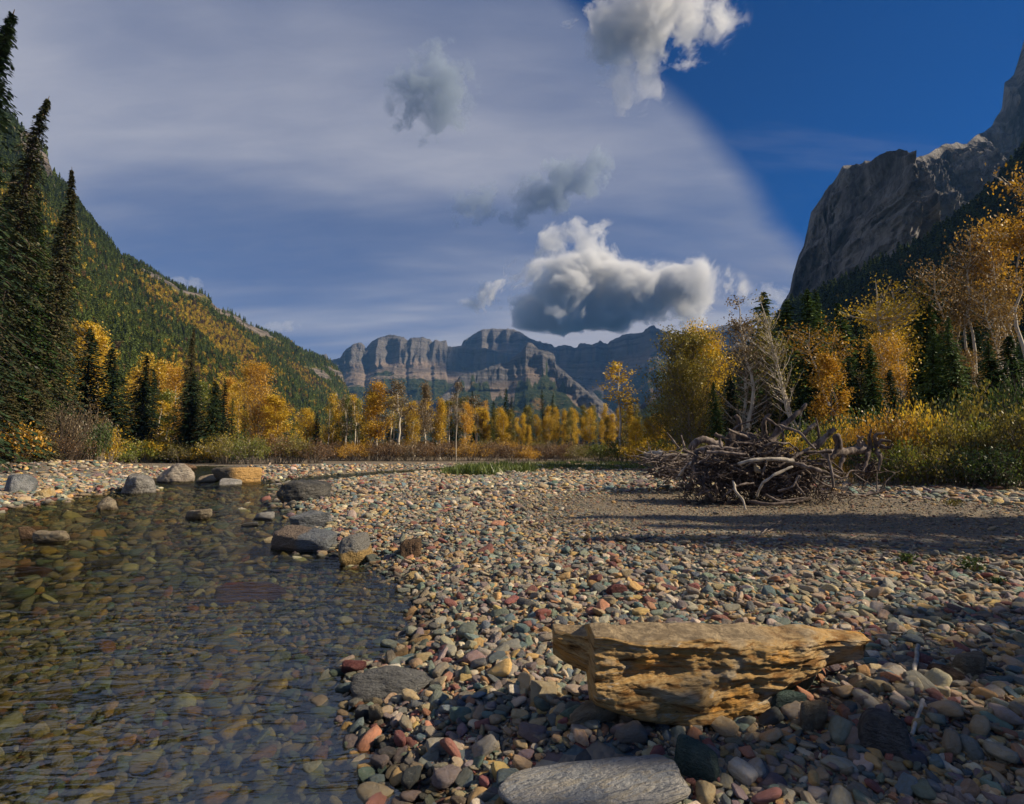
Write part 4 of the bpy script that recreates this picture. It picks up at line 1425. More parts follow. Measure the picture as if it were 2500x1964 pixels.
def conifer_mesh(seed, dense=1.0, width=0.16, gaps=0.15, sub=10, low=0.04, droop=0.35, cap=1.0, ls=1.0, pw=0.75):
    """unit-height spruce: trunk and crown meshes"""
    r_ = np.random.default_rng(seed)
    T = Geo(); C = Geo()
    nz = 14
    zt = np.linspace(0, 1.0, nz)
    bx = 0.006 * np.cumsum(r_.normal(size=nz)); by = 0.006 * np.cumsum(r_.normal(size=nz))
    T.tube(np.stack([bx, by, zt], -1), 0.013 * (1 - zt) ** 0.8 + 0.0006, 7)
    nl = int(46 * dense)
    cs, as_, bs = [], [], []
    for i in range(nl):
        t = low + (0.985 - low) * (i / (nl - 1)) ** 0.92
        prof = (1 - t) ** pw * (0.55 + 0.45 * min(1, t / 0.18 + 0.35)) * cap + 0.012
        nb = r_.integers(6, 10)
        a0 = r_.uniform(0, 6.28)
        for b in range(nb):
            if r_.random() < gaps:
                continue
            a = a0 + b * 6.283 / nb + r_.normal(0, 0.25)
            L = width * prof * r_.uniform(0.42, 1.2)
            d = np.array([math.cos(a), math.sin(a)])
            side = np.array([-d[1], d[0]])
            m = max(3, int(sub * (0.35 + L / width)))
            s = (np.arange(m) + r_.uniform(0.1, 0.9, m)) / m
            cx, cy = np.interp(t, zt, bx), np.interp(t, zt, by)
            up0 = 0.30 * (t ** 1.5) - 0.05
            zb = t + L * (up0 * s - droop * s ** 1.6 + 0.22 * droop * s ** 4)
            wd = L * 0.30 * (1 - 0.75 * s) + 0.004
            off = r_.uniform(-1, 1, m) * wd
            c = np.stack([cx + d[0] * L * s + side[0] * off, cy + d[1] * L * s + side[1] * off, zb - np.abs(off) * 0.25 + r_.normal(0, 0.002, m)], -1)
            ln = (0.020 + 0.010 * r_.random(m)) * (0.6 + 0.4 * prof) * ls
            dr = np.stack([d[0] + side[0] * np.sign(off) * 0.8, d[1] + side[1] * np.sign(off) * 0.8, -0.25 - 0.5 * s + r_.normal(0, .2, m)], -1)
            dr = unit(dr)
            nn = unit(np.stack([r_.normal(0, .5, m), r_.normal(0, .5, m), np.ones(m)], -1))
            bb = unit(np.cross(dr, nn))
            cs.append(c); as_.append(dr * ln[:, None]); bs.append(bb * (ln * 0.42)[:, None])
            if i % 3 == 0 and L > 0.05:
                T.tube(np.stack([[cx, cy, t], [cx + d[0] * L * .5, cy + d[1] * L * .5, np.interp(.5, s, zb)], [cx + d[0] * L * .9, cy + d[1] * L * .9, zb[-1]]]), [0.0022, 0.0014, 0.0006], 3)
    C.leaves(np.concatenate(cs), np.concatenate(as_), np.concatenate(bs))
    return T, C


def broad_mesh(seed, shape='oval', nleaf=2600, width=0.22, base=0.18, stems=1, leaf=0.016, trunk=0.011, bare=0.0, lean=0.0, twigs=26, up=0.9, clump=0.035, bend=0.012):
    """unit-height deciduous tree: pale stems with rising limbs, leaves in clumps round the twigs"""
    r_ = np.random.default_rng(seed)
    T = Geo(); C = Geo()
    ends = []
    for sidx in range(stems):
        nz = 12
        zt = np.linspace(0, 1.0 if sidx == 0 else r_.uniform(0.75, 0.97), nz)
        a = r_.uniform(0, 6.28)
        spread = 0 if stems == 1 else width * r_.uniform(0.25, 0.6)
        bx = bend * np.cumsum(r_.normal(size=nz)) + math.cos(a) * spread * zt ** 1.2 + (0.012 * math.cos(a) if stems > 1 else 0) + lean * zt
        by = bend * np.cumsum(r_.normal(size=nz)) + math.sin(a) * spread * zt ** 1.2 + (0.012 * math.sin(a) if stems > 1 else 0)
        tk = trunk / (stems ** 0.4)
        T.tube(np.stack([bx, by, zt], -1), tk * (1 - zt / zt[-1]) ** 0.75 + 0.0009, 7)
        for i in range(int(twigs / stems ** .5)):
            t = base + (0.97 - base) * r_.random() ** 0.85
            t = min(t, zt[-1] * 0.97)
            q = (t - base) / (1 - base)
            if shape == 'oval':
                w_ = width * (math.sin(min(1, q * 0.92 + 0.10) * math.pi)) ** 0.7
            elif shape == 'cone':
                w_ = width * (1 - q) ** 0.7 * min(1, q * 6 + 0.4)
            elif shape == 'top':
                w_ = width * (0.35 + 0.9 * q) * (1 if q < .85 else .6)
            else:
                w_ = width
            w_ = w_ * r_.uniform(0.5, 1.1) + 0.01
            a = r_.uniform(0, 6.28)
            p0 = np.array([np.interp(t, zt, bx), np.interp(t, zt, by), t])
            ts = np.linspace(0, 1, 6)
            dz = w_ * up * r_.uniform(0.6, 1.3)
            curve = np.stack([p0[0] + math.cos(a) * w_ * ts + r_.normal(0, .004, 6) * ts, p0[1] + math.sin(a) * w_ * ts + r_.normal(0, .004, 6) * ts, p0[2] + dz * ts ** 1.25], -1)
            curve[:, 2] = np.minimum(curve[:, 2], 1.02)
            T.tube(curve, np.linspace(tk * 0.36 * (1.1 - q * .8), 0.0007, 6), 4)
            for k in (0.35, 0.55, 0.75, 0.9, 1.0):
                p = np.array([np.interp(k, ts, curve[:, j]) for j in range(3)])
                ends.append(p)
            for k in range(3):
                k0 = r_.uniform(0.3, 0.95)
                p = np.array([np.interp(k0, ts, curve[:, j]) for j in range(3)])
                a2 = a + r_.normal(0, 0.9)
                e = p + np.array([math.cos(a2), math.sin(a2), up * 0.9]) * w_ * 0.33 * r_.uniform(.5, 1.2)
                T.tube(np.stack([p, (p + e) / 2 + r_.normal(0, .003, 3), e]), [0.0013, 0.0009, 0.0005], 3)
                ends.append(e)
        ends.append(np.array([bx[-1], by[-1], zt[-1]]))
    ends = np.array(ends)
    n = int(nleaf * (1 - bare))
    wgt = r_.random(len(ends)) ** 1.5 + 0.15
    idx = r_.choice(len(ends), n, p=wgt / wgt.sum())
    c = ends[idx] + r_.normal(0, clump, (n, 3)) * np.array([1, 1, 0.8])
    a_ = rnd_unit_s(r_, n) * (leaf * r_.uniform(0.6, 1.2, (n, 1)))
    b_ = unit(np.cross(a_, rnd_unit_s(r_, n))) * np.linalg.norm(a_, axis=1)[:, None] * 0.62
    C.leaves(c, a_, b_)
    return T, C


def rnd_unit_s(r_, n):
    return unit(r_.normal(size=(n, 3)))


def shrub_mesh(seed, nleaf=2200, leaf=0.035, nst=34, spread=0.7, clump=0.07, hollow=0.0, topbias=0.7):
    """unit-height, unit-halfwidth mound of thin rising stems"""
    r_ = np.random.default_rng(seed)
    T = Geo(); C = Geo()
    pts = []
    for i in range(nst):
        a = r_.uniform(0, 6.28); q = r_.random() ** 0.6
        tip = np.array([math.cos(a) * q, math.sin(a) * q, math.sqrt(max(0.05, 1 - (q * 0.92) ** 2)) * r_.uniform(0.62, 1.08)])
        b = np.array([math.cos(a) * q * 0.35, math.sin(a) * q * 0.35, 0])
        ts = np.linspace(0, 1, 6)[:, None]
        cv = b + (tip - b) * ts + np.array([0, 0, 0.18]) * np.sin(ts * np.pi) + r_.normal(0, .02, (6, 3)) * ts
        T.tube(cv, np.linspace(0.011, 0.003, 6), 3)
        for k in np.linspace(topbias * 0.45, 1, 7):
            pts.append([np.interp(k, ts[:, 0], cv[:, j]) for j in range(3)])
        for k in range(3):
            k0 = r_.uniform(0.4, 0.9)
            p = np.array([np.interp(k0, ts[:, 0], cv[:, j]) for j in range(3)])
            e = p + np.array([r_.normal(0, .13), r_.normal(0, .13), r_.uniform(0.08, 0.26)])
            T.tube(np.stack([p, (p + e) / 2, e]), [.004, .003, .002], 3)
            pts.append(e)
    pts = np.array(pts)
    wgt = r_.random(len(pts)) ** 1.4 + 0.1
    idx = r_.choice(len(pts), nleaf, p=wgt / wgt.sum())
    c = pts[idx] + r_.normal(0, clump, (nleaf, 3))
    c[:, 2] = np.abs(c[:, 2]) / 1.22
    for k_ in range(len(T.v)):
        T.v[k_] = T.v[k_] * np.array([1, 1, 1 / 1.22])
    a_ = rnd_unit_s(r_, nleaf) * (leaf * r_.uniform(0.5, 1.2, (nleaf, 1)))
    b_ = unit(np.cross(a_, rnd_unit_s(r_, nleaf))) * np.linalg.norm(a_, axis=1)[:, None] * 0.6
    C.leaves(c, a_, b_)
    return T, C


MESHES = {}


def to_mesh(G, name):
    v = np.concatenate(G.v); q = np.concatenate(G.q)
    me = bpy.data.meshes.new(name)
    me.vertices.add(len(v)); me.vertices.foreach_set('co', v.astype(np.float32).ravel())
    me.loops.add(q.size); me.loops.foreach_set('vertex_index', q.ravel().astype(np.int32))
    me.polygons.add(len(q)); me.polygons.foreach_set('loop_start', np.arange(0, q.size, 4, dtype=np.int32))
    me.update(calc_edges=True)
    me.materials.append(None)
    return me


def variant(kind, i):
    key = (kind, i)
    if key in MESHES:
        return MESHES[key]
    s = 1000 + hash_str(kind) + i * 13
    if kind == 'spruce':        # narrow mid distance spruce
        g = conifer_mesh(s, 0.95, 0.15 + 0.02 * (i % 3), 0.14, 9, ls=0.85)
    elif kind == 'bigspruce':   # tall old spruce, near
        g = conifer_mesh(s, 2.7, 0.185 + 0.02 * (i % 2), 0.34, 52, low=0.02, droop=0.75, cap=1.0, ls=0.27, pw=1.05)
    elif kind == 'fullspruce':
        g = conifer_mesh(s, 1.4, 0.20, 0.10, 18, low=0.02, droop=0.45, ls=0.66)
    elif kind == 'aspen':
        g = broad_mesh(s, 'cone' if i % 2 else 'oval', 4600, 0.12 + 0.025 * (i % 3), 0.16, 1, 0.0105, 0.010, twigs=30, up=1.1)
    elif kind == 'coneaspen':
        g = broad_mesh(s, 'cone', 6000, 0.22, 0.10, 1, 0.010, 0.009, twigs=38, up=1.0, clump=0.028)
    elif kind == 'thin':
        g = broad_mesh(s, 'oval', 1300, 0.085, 0.35, 1, 0.009, 0.008, twigs=20, up=1.2, clump=0.02, bend=0.005)
    elif kind == 'cottonwood':
        g = broad_mesh(s, 'cone', 10500, 0.30, 0.10, 5, 0.0085, 0.011, twigs=80, up=1.2, clump=0.028)
    elif kind == 'sparse':
        g = broad_mesh(s, 'cone', 3600, 0.17, 0.16, 2, 0.0075, 0.016, twigs=56, up=0.85, clump=0.022)
    elif kind == 'bare':
        g = broad_mesh(s, 'oval', 800, 0.095, 0.14, 2, 0.007, 0.012, twigs=60, up=1.3, clump=0.02, bend=0.007)
    elif kind == 'birch':
        g = broad_mesh(s, 'top', 2300, 0.12, 0.56, 2, 0.0085, 0.016, twigs=34, up=0.7, clump=0.036, bend=0.018, lean=-0.10)
    elif kind == 'gnarled':
        g = broad_mesh(s, 'top', 3300, 0.17, 0.50, 3, 0.0075, 0.026, twigs=40, up=0.5, clump=0.030, bend=0.024, lean=-0.22)
    elif kind == 'bushy':
        g = shrub_mesh(s, 2300, 0.036, 34)
    elif kind == 'fineshrub':
        g = shrub_mesh(s, 3600, 0.024, 46, clump=0.06)
    elif kind == 'nearshrub':
        g = shrub_mesh(s, 2500, 0.034, 56, clump=0.075, topbias=0.5)
    elif kind == 'twiggy':
        g = shrub_mesh(s, 900, 0.024, 90, clump=0.05)
    MESHES[key] = (to_mesh(g[0], 'trunk'), to_mesh(g[1], 'crown'))
    return MESHES[key]


def hash_str(s):
    return sum(ord(c) * (i + 3) for i, c in enumerate(s)) % 997


NPL = {}


def plant(kind, px, Yd, top, label, leafm, barkm=None, wmul=1.0, cat='tree', group=None, name=None, var=None, lean=0.0, dy=0.0, shrub_w=None, zbase=None, rot=None):
    """tree standing at distance Yd under column px, reaching the height seen at row top"""
    p = at(px, 1100, Yd)
    x = p[0]
    z0 = hz(x, Yd) - 0.05 if zbase is None else zbase
    zt = at(px, top, Yd)[2]
    H = zt - z0
    i = NPL.get(kind, 0); NPL[kind] = i + 1
    nv_ = {'spruce': 7, 'bigspruce': 4, 'fullspruce': 4, 'aspen': 7, 'coneaspen': 4, 'thin': 5, 'cottonwood': 3, 'sparse': 3, 'bare': 3, 'birch': 5, 'gnarled': 3, 'bushy': 5, 'fineshrub': 5, 'nearshrub': 5, 'twiggy': 4}[kind]
    T, C = variant(kind, i % nv_ if var is None else var)
    shr = kind in ('bushy', 'fineshrub', 'nearshrub', 'twiggy')
    nm = name or ('shrub' if shr else ('spruce_tree' if 'spruce' in kind else 'aspen_tree'))
    e = empty(nm, (x, Yd, z0), (0, lean, 0))
    rz = random.uniform(0, 6.28) if rot is None else rot
    if shr:
        hw = (shrub_w / F * Yd / 2) if shrub_w else H * 0.9 * wmul
        e.scale = (hw, hw, H)
    else:
        e.scale = (H * wmul, H * wmul, H)
    if kind in ('birch', 'gnarled'):
        rz = 0.0 if rot is None else rot
    for nm2, me, mt in (('stems' if shr else 'trunk', T, barkm or (M_BARK if 'spruce' in kind or shr else M_PALE)), ('foliage' if shr else 'crown', C, leafm)):
        o = bpy.data.objects.new(nm2, me)
        col_root.objects.link(o)
        o.parent = e
        o.rotation_euler = (0, 0, rz)
        o.material_slots[0].link = 'OBJECT'
        o.material_slots[0].material = mt
    tag(e, label, ('shrub' if shr else cat), group)
    return e


# ---- left bank: tall old spruces
LB = 'tall old spruces on the left bank'
plant('bigspruce', -235, 27, -20, 'old spruce whose bare tip branches stick into the sky at the left edge', M_NEEDLE, wmul=1.25, group=LB, var=0, lean=0.11)
plant('bigspruce', -40, 40, 250, 'tall dark spruce with thin bent tip standing at the left edge', M_NEEDLE3, wmul=1.0, group=LB, var=1, lean=0.10)
plant('bigspruce', 92, 44, 408, 'tall dark spruce with crooked tip, rightmost of the tall old spruces', M_NEEDLE3, wmul=1.0, group=LB, var=2, lean=0.045)
plant('bigspruce', 38, 42, 480, 'bushy green spruce between the two tall bent tipped spruces', M_NEEDLE2, wmul=1.25, group=LB, var=3, lean=0.03)
plant('bigspruce', 128, 46, 515, 'slim dark spruce close behind the rightmost tall spruce', M_NEEDLE, wmul=0.7, group=LB, var=1, lean=0.02)
plant('bigspruce', -20, 46, 420, 'dark spruce filling the gap at the left edge of the photo', M_NEEDLE, wmul=1.3, group=LB, var=2)
plant('fullspruce', 90, 35, 900, 'low drooping grey green spruce in front of the tall spruces', M_NEEDLE3, wmul=1.2, group=LB, var=0)
plant('fullspruce', 20, 33, 930, 'low brownish spruce at the left edge in front of the tall spruces', M_NEEDLE3, wmul=1.3, group=LB, var=1)
# ---- spruces in the left middle
LM = 'dark spruces at the foot of the left hillside'
plant('fullspruce', 203, 56, 800, 'dark blue green spruce next right of the tall old spruces', M_NEEDLE, wmul=1.3, group=LM)
plant('fullspruce', 268, 56, 852, 'second dark spruce right of the tall ones, with rounded top', M_NEEDLE, wmul=1.4, group=LM)
plant('fullspruce', 334, 60, 866, 'third dark spruce from the tall ones, beside the lime green aspens', M_NEEDLE, wmul=1.4, group=LM)
plant('spruce', 368, 68, 905, 'small narrow spruce before the orange aspens on the left', M_NEEDLE, group=LM)
plant('bigspruce', 462, 58, 795, 'tall slender spruce standing alone before the lower hillside', M_NEEDLE3, wmul=1.05, group=LM, var=0)
plant('fullspruce', 452, 56, 905, 'dense skirted spruce at the foot of the tall slender one', M_NEEDLE, wmul=1.4, group=LM)
plant('fullspruce', 516, 55, 930, 'broad dark spruce left of the orange cottonwood', M_NEEDLE, wmul=1.5, group=LM)
plant('spruce', 540, 60, 925, 'narrow spruce with pointed top behind the broad dark spruce', M_NEEDLE, group=LM)
plant('spruce', 572, 66, 975, 'low spruce left of the orange cottonwood, first of two', M_NEEDLE2, wmul=1.2, group=LM)
plant('spruce', 598, 68, 985, 'low spruce left of the orange cottonwood, second of two', M_NEEDLE2, wmul=1.2, group=LM)
# ---- aspens left
LA = 'yellow and lime aspens left of the river'
plant('coneaspen', 172, 60, 792, 'slim yellow aspen squeezed behind the rightmost tall spruce', M_YELLOW, wmul=.8, group=LA)
plant('coneaspen', 235, 64, 800, 'yellow aspen peering between the first two dark spruces', M_YELLOW, wmul=.7, group=LA)
plant('aspen', 362, 72, 950, 'lime green aspen right of the third dark spruce', M_LIME, wmul=1.3, group=LA)
plant('aspen', 400, 72, 955, 'lime green aspen left of the tall slender spruce', M_LIME, wmul=1.3, group=LA)
plant('aspen', 492, 72, 940, 'lime green aspen right of the tall slender spruce', M_LIME, wmul=1.2, group=LA)
plant('thin', 381, 62, 980, 'small golden aspen with pale stem before the lime aspens', M_YELLOW, M_PALE, wmul=2.0, group=LA)
plant('thin', 480, 62, 1000, 'tiny golden aspen between two dark spruces', M_YELLOW, wmul=2.0, group=LA)
for k_, (px_, tp_) in enumerate(((372, 880), (398, 892), (345, 868), (425, 900), (330, 905), (560, 925), (585, 940), (610, 930))):
    plant('aspen', px_, 96 + (k_ % 3) * 6, tp_, 'orange yellow aspen in the row along the foot of the hillside', M_ORANGE if k_ % 2 else M_YELLOW, wmul=.95, group='aspens along the foot of the left hillside')
plant('cottonwood', 636, 60, 893, 'tall glowing orange cottonwood in front of the left hillside', M_ORANGE, M_GREYB, wmul=.85, group=LA)
plant('coneaspen', 686, 58, 968, 'bright yellow cone shaped cottonwood right of the orange one', M_YELLOW, M_GREYB, wmul=1.45, group=LA, var=1)
plant('coneaspen', 655, 61, 975, 'low orange cottonwood crown between the two bright ones', M_ORANGE, M_GREYB, wmul=1.3, group=LA)
plant('aspen', 745, 66, 1000, 'small yellow cottonwood right of the cone shaped one', M_YELLOW, M_GREYB, wmul=1.3, group=LA)
plant('aspen', 808, 72, 965, 'yellow topped aspen over the green thicket in the middle', M_YELLOW, wmul=1.0, group=LA)

# ---- middle belt
MB_ = 'aspens of the middle belt beyond the far gravel bar'
MS_ = 'spruces of the middle belt beyond the far gravel bar'
plant('fullspruce', 770, 66, 1008, 'dark low spruce right of the small yellow cottonwood', M_NEEDLE, group=MS_)
plant('thin', 802, 64, 985, 'thin pale stemmed aspen with few leaves right of the dark low spruce', M_OLIVE, group=MB_)
for px_, tp_ in ((846, 965), (858, 985), (872, 975)):
    plant('thin', px_, 66, tp_, 'thin bare pale aspen in the row of three left of the bright yellow pair', M_LIME, wmul=.8, group='three bare pale aspens in a row')
plant('aspen', 898, 64, 952, 'bright yellow aspen, left one of the bright pair in the middle', M_YELLOW, wmul=1.1, group=MB_)
plant('aspen', 924, 64, 936, 'bright golden aspen, right and taller one of the bright pair', M_ORANGE, wmul=1.1, group=MB_)
plant('thin', 975, 64, 932, 'grey half bare aspen with straight pale trunk right of the bright pair', M_PALEBROWN, wmul=1.8, group=MB_)
plant('aspen', 1040, 66, 938, 'dull pinkish aspen with dense top under the mesa', M_PALEBROWN, wmul=.8, group=MB_)
plant('aspen', 1012, 68, 985, 'round yellow aspen left of the dull pinkish aspen', M_YELLOW, wmul=.9, group=MB_)
plant('aspen', 1075, 70, 975, 'golden aspen right of the dull pinkish aspen', M_YELLOW, wmul=.9, group=MB_)
plant('thin', 1113, 60, 930, 'very thin leaning pole of an aspen with a tuft of leaves on top', M_PALEBROWN, wmul=.7, group=MB_, lean=0.03)
plant('aspen', 1140, 72, 985, 'orange aspen right of the thin leaning pole', M_ORANGE, wmul=.9, group=MB_)
plant('aspen', 1184, 76, 982, 'tall orange aspen among the spruces under the pyramid peak', M_ORANGE, wmul=.7, group=MB_)
plant('aspen', 1235, 74, 1010, 'low yellow aspen in front of the middle spruces', M_YELLOW, wmul=1.0, group=MB_)
plant('thin', 1518, 52, 885, 'tall airy aspen with scattered pale yellow leaves before the blue mountain', M_YELLOW, wmul=1.7, group=MB_)
for i_, (px_, tp_, wd_) in enumerate(((1152, 955, 1), (1165, 990, 1), (1204, 975, 1), (1216, 992, .9), (1234, 948, 1), (1254, 970, 1), (1280, 985, 1.2), (1298, 985, 1.2), (1326, 950, .75), (1349, 960, .8), (1363, 990, 1), (1380, 1000, 1), (1393, 995, 1.1))):
    lab = {0: 'dark pointed spruce just right of the thin leaning pole', 4: 'tall narrow spruce below the pyramid peak', 8: 'narrowest spruce of the middle belt, like a black spike', 9: 'spiky spruce right of the black spike one'}.get(i_, 'dark spruce in the cluster beyond the middle aspens')
    plant('spruce', px_, 84 + (i_ * 7 % 9), tp_, lab, M_NEEDLE, wmul=wd_, group=MS_ if i_ in (0, 4, 8, 9) else 'dark spruces clustered beyond the middle aspens')
for px_, tp_ in ((828, 1005), (840, 1000), (870, 1010), (960, 1005), (990, 1000), (1100, 1010), (1118, 1005), (1160, 1018), (1195, 1020), (815, 1008), (885, 1018), (945, 1015), (1060, 1010)):
    plant('spruce', px_, 78, tp_, 'green young spruce in the thicket behind the thin aspens', M_NEEDLE2, wmul=1.35, group='young spruces in the thicket behind the aspens')
plant('spruce', 1392, 70, 1055, 'tiny dark spruce alone before the pale aspen stand', M_NEEDLE, wmul=1.2, group=MS_)
rnd = random.Random(4)
for k_ in range(34):
    px_ = 1180 + k_ * 11.5 + rnd.uniform(-5, 5)
    plant('aspen', px_, 74 + rnd.uniform(0, 14), 1002 + rnd.uniform(-14, 26) + (14 if 1290 < px_ < 1340 else 0), 'pale yellow aspen in the even aged stand at the end of the bar', M_YELLOW if k_ % 3 else M_OLIVE, M_GREYB, wmul=.8, group='even aged pale aspens beyond the bar', var=k_ % 7)
for k_ in range(24):
    px_ = 835 + k_ * 14.5 + rnd.uniform(-6, 6)
    plant('thin', px_, 68 + rnd.uniform(0, 10), 985 + rnd.uniform(-22, 32), 'thin half bare aspen in the row behind the russet willows', (M_OLIVE, M_PALEBROWN, M_YELLOW)[k_ % 3], wmul=1.7, group='thin half bare aspens behind the russet willows')
for k_ in range(6):
    plant('aspen', 1545 + k_ * 16, 50 + k_, 1030 - k_ * 4, 'yellow aspen sapling left of the big cottonwood clump', M_YELLOW, wmul=1.2, group='yellow saplings left of the cottonwood clump')

# ---- willows along the far bar
WG = 'russet and yellow willows along the far bar'
wl = [(300, 66, 1052, 120, M_YELLOW, 'bushy'), (345, 64, 1068, 100, M_LIME, 'bushy'), (395, 66, 1060, 120, M_YELLOW, 'bushy'), (450, 64, 1070, 110, M_OLIVE, 'fineshrub'), (505, 64, 1078, 90, M_YELLOW, 'bushy'),
      (556, 62, 1045, 150, M_OLIVE, 'fineshrub'), (615, 60, 1052, 110, M_LIME, 'fineshrub'), (672, 62, 1050, 110, M_TWIG, 'fineshrub'), (720, 62, 1052, 100, M_OLIVE, 'fineshrub'), (768, 62, 1060, 90, M_TWIG, 'fineshrub'),
      (812, 64, 1066, 90, M_TWIG, 'fineshrub'), (862, 62, 1072, 90, M_ORANGE, 'fineshrub'), (905, 64, 1070, 90, M_TWIG, 'fineshrub'), (950, 62, 1068, 100, M_TWIG, 'fineshrub'), (1000, 64, 1064, 100, M_PALEBROWN, 'fineshrub'),
      (1050, 62, 1068, 100, M_TWIG, 'fineshrub'), (1100, 64, 1066, 100, M_TWIG, 'fineshrub'), (1150, 62, 1070, 100, M_ORANGE, 'fineshrub'), (1200, 64, 1068, 100, M_TWIG, 'fineshrub'), (1250, 62, 1074, 90, M_TWIG, 'fineshrub'),
      (1290, 60, 1086, 64, M_ORANGE, 'bushy'), (1320, 64, 1076, 90, M_TWIG, 'fineshrub'), (1370, 64, 1078, 90, M_TWIG, 'fineshrub'), (1420, 60, 1080, 90, M_OLIVE, 'fineshrub'), (1470, 56, 1072, 90, M_LIME, 'bushy'),
      (1520, 52, 1068, 100, M_LIME, 'bushy'), (1570, 48, 1066, 110, M_YELLOW, 'bushy'), (1620, 44, 1062, 110, M_LIME, 'bushy'), (1670, 42, 1060, 110, M_OLIVE, 'bushy')]
wcol = {M_YELLOW.name: 'yellow', M_LIME.name: 'yellow green', M_OLIVE.name: 'olive gold', M_TWIG.name: 'russet brown', M_ORANGE.name: 'orange', M_PALEBROWN.name: 'dull brown'}
wnear = ['below the second dark spruce', 'below the third dark spruce', 'left of the skirted spruce', 'under the skirted spruce', 'under the broad dark spruce', 'big and rounded, left of the orange cottonwood', 'under the orange cottonwood', 'under the yellow cone cottonwood',
         'right of the yellow cone cottonwood', 'under the dark low spruce', 'below the yellow topped aspen', 'below the three bare pale aspens', 'below the bright yellow pair', 'right of the bright yellow pair', 'below the grey half bare aspen',
         'below the dull pinkish aspen', 'below the thin leaning pole', 'right of the thin leaning pole', 'below the orange aspen among spruces', 'below the tall narrow spruce', 'small and round, glowing before the russet ones', 'below the black spike spruce',
         'before the tiny dark spruce', 'right of the tiny dark spruce', 'before the airy aspen, left side', 'at the foot of the airy aspen', 'right of the airy aspen', 'left of the cottonwood clump base', 'at the foot of the cottonwood clump']
for (px_, Y_, tp_, wd_, mt_, kd_), nr_ in zip(wl, wnear):
    Y_ = Y_ - 10 if px_ < 790 else Y_
    plant(kd_, px_, Y_, tp_, wcol[mt_.name] + ' willow ' + nr_, mt_, M_GREYB, shrub_w=wd_ * 1.15, group=WG, name='willow_shrub')
for k_ in range(46):
    px_ = 290 + k_ * 31 + rnd.uniform(-8, 8)
    Yb = 70 - max(0, px_ - 1350) * 0.06
    plant('fineshrub', px_, Yb + rnd.uniform(1, 6), 1072 + rnd.uniform(-8, 10), 'low mixed willow in the second row behind the front willows', (M_TWIG, M_OLIVE, M_PALEBROWN, M_ORANGE)[k_ % 4] if px_ > 760 else (M_YELLOW, M_OLIVE, M_LIME)[k_ % 3], M_GREYB, shrub_w=90, group='second row willows behind the front willows', name='willow_shrub')
# ---- left bank brush
BG = 'brush on the left bank'
bl = [(30, 33, 1015, 150, M_ORANGE, 'orange leaved bush at the left edge under the low spruce', 'bushy'), (95, 36, 1035, 130, M_TWIG, 'brown twiggy bush under the low drooping spruce', 'twiggy'), (215, 44, 966, 120, M_PALEBROWN, 'tall grey brown bush under the first dark spruce', 'fineshrub'),
      (150, 38, 960, 110, M_PALEBROWN, 'tangle of grey bare twigs against the rightmost tall spruce', 'twiggy'), (238, 42, 1020, 80, M_GREEN, 'small dark green bush at the end of the left bank', 'bushy'), (262, 44, 1040, 80, M_YELLOW, 'yellow bush with clear leaves at the end of the left bank', 'bushy'),
      (182, 40, 1050, 100, M_TWIG, 'low russet bush on the left bank', 'twiggy'), (130, 37, 1062, 130, M_TWIG, 'dead brown brush hanging over the left gravel', 'twiggy'), (20, 34, 1068, 150, M_PALEBROWN, 'dry brush at the left edge above the gravel', 'twiggy'),
      (300, 60, 1030, 90, M_PALEBROWN, 'grey leafless bush behind the yellow willows', 'twiggy'), (340, 62, 1045, 80, M_PALEBROWN, 'pinkish grey leafless bush beside the grey one', 'twiggy'), (60, 36, 1075, 120, M_OLIVE, 'olive low bush above the left gravel', 'bushy'),
      (225, 44, 1085, 110, M_TWIG, 'brown brush at the corner of the left bank', 'twiggy'), (275, 50, 1085, 90, M_LIME, 'yellow green low bush at the corner of the left bank', 'bushy')]
for px_, Y_, tp_, wd_, mt_, lb_, kd_ in bl:
    plant(kd_, px_, Y_, tp_, lb_, mt_, M_BARK if px_ < 200 else M_GREYB, shrub_w=wd_ * 1.15, group=BG)

# ---- right side
RG = 'trees behind the driftwood'
plant('cottonwood', 1655, 40, 812, 'big rounded yellow cottonwood clump left of the driftwood', M_OLIVE, M_GREYB, wmul=.95, group=RG, var=0)
plant('cottonwood', 1722, 41, 800, 'right half of the yellow cottonwood clump behind the green spruce', M_YELLOW, M_GREYB, wmul=.85, group=RG, var=1)
plant('cottonwood', 1690, 38, 860, 'lower golden stems in front of the yellow cottonwood clump', M_OLIVE, M_GREYB, wmul=.9, group=RG, var=2)
plant('fullspruce', 1752, 34, 930, 'bright green young spruce at the right foot of the cottonwood clump', M_NEEDLE2, wmul=1.0, group=RG)
plant('fullspruce', 1780, 37, 912, 'very dark spruce right behind the bright green young one', M_NEEDLE, wmul=1.1, group=RG)
plant('sparse', 1828, 36, 728, 'tall slender aspen with twin trunk and thin orange leaves', M_PALEBROWN, M_PALE, wmul=1.05, group=RG, var=0)
plant('sparse', 1880, 37, 780, 'slim aspen with scattered yellow green leaves between the tall ones', M_OLIVE, M_GREYB, wmul=.75, group=RG, var=1)
plant('bare', 1972, 33, 712, 'nearly leafless double trunked pale tree, tallest behind the driftwood', M_OLIVE, M_PALE, wmul=1.0, group=RG, var=0, lean=-0.20, rot=0.3)
plant('spruce', 1872, 48, 718, 'very narrow dark spruce left of the leafless tree', M_NEEDLE, wmul=.9, group=RG)
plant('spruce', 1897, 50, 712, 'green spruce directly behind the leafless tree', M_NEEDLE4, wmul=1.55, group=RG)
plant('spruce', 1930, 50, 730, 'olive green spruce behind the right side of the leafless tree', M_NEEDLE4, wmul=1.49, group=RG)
plant('fullspruce', 1992, 50, 702, 'dense spruce right of the leafless tree under the cliff, left of two', M_NEEDLE4, wmul=1.08, group=RG)
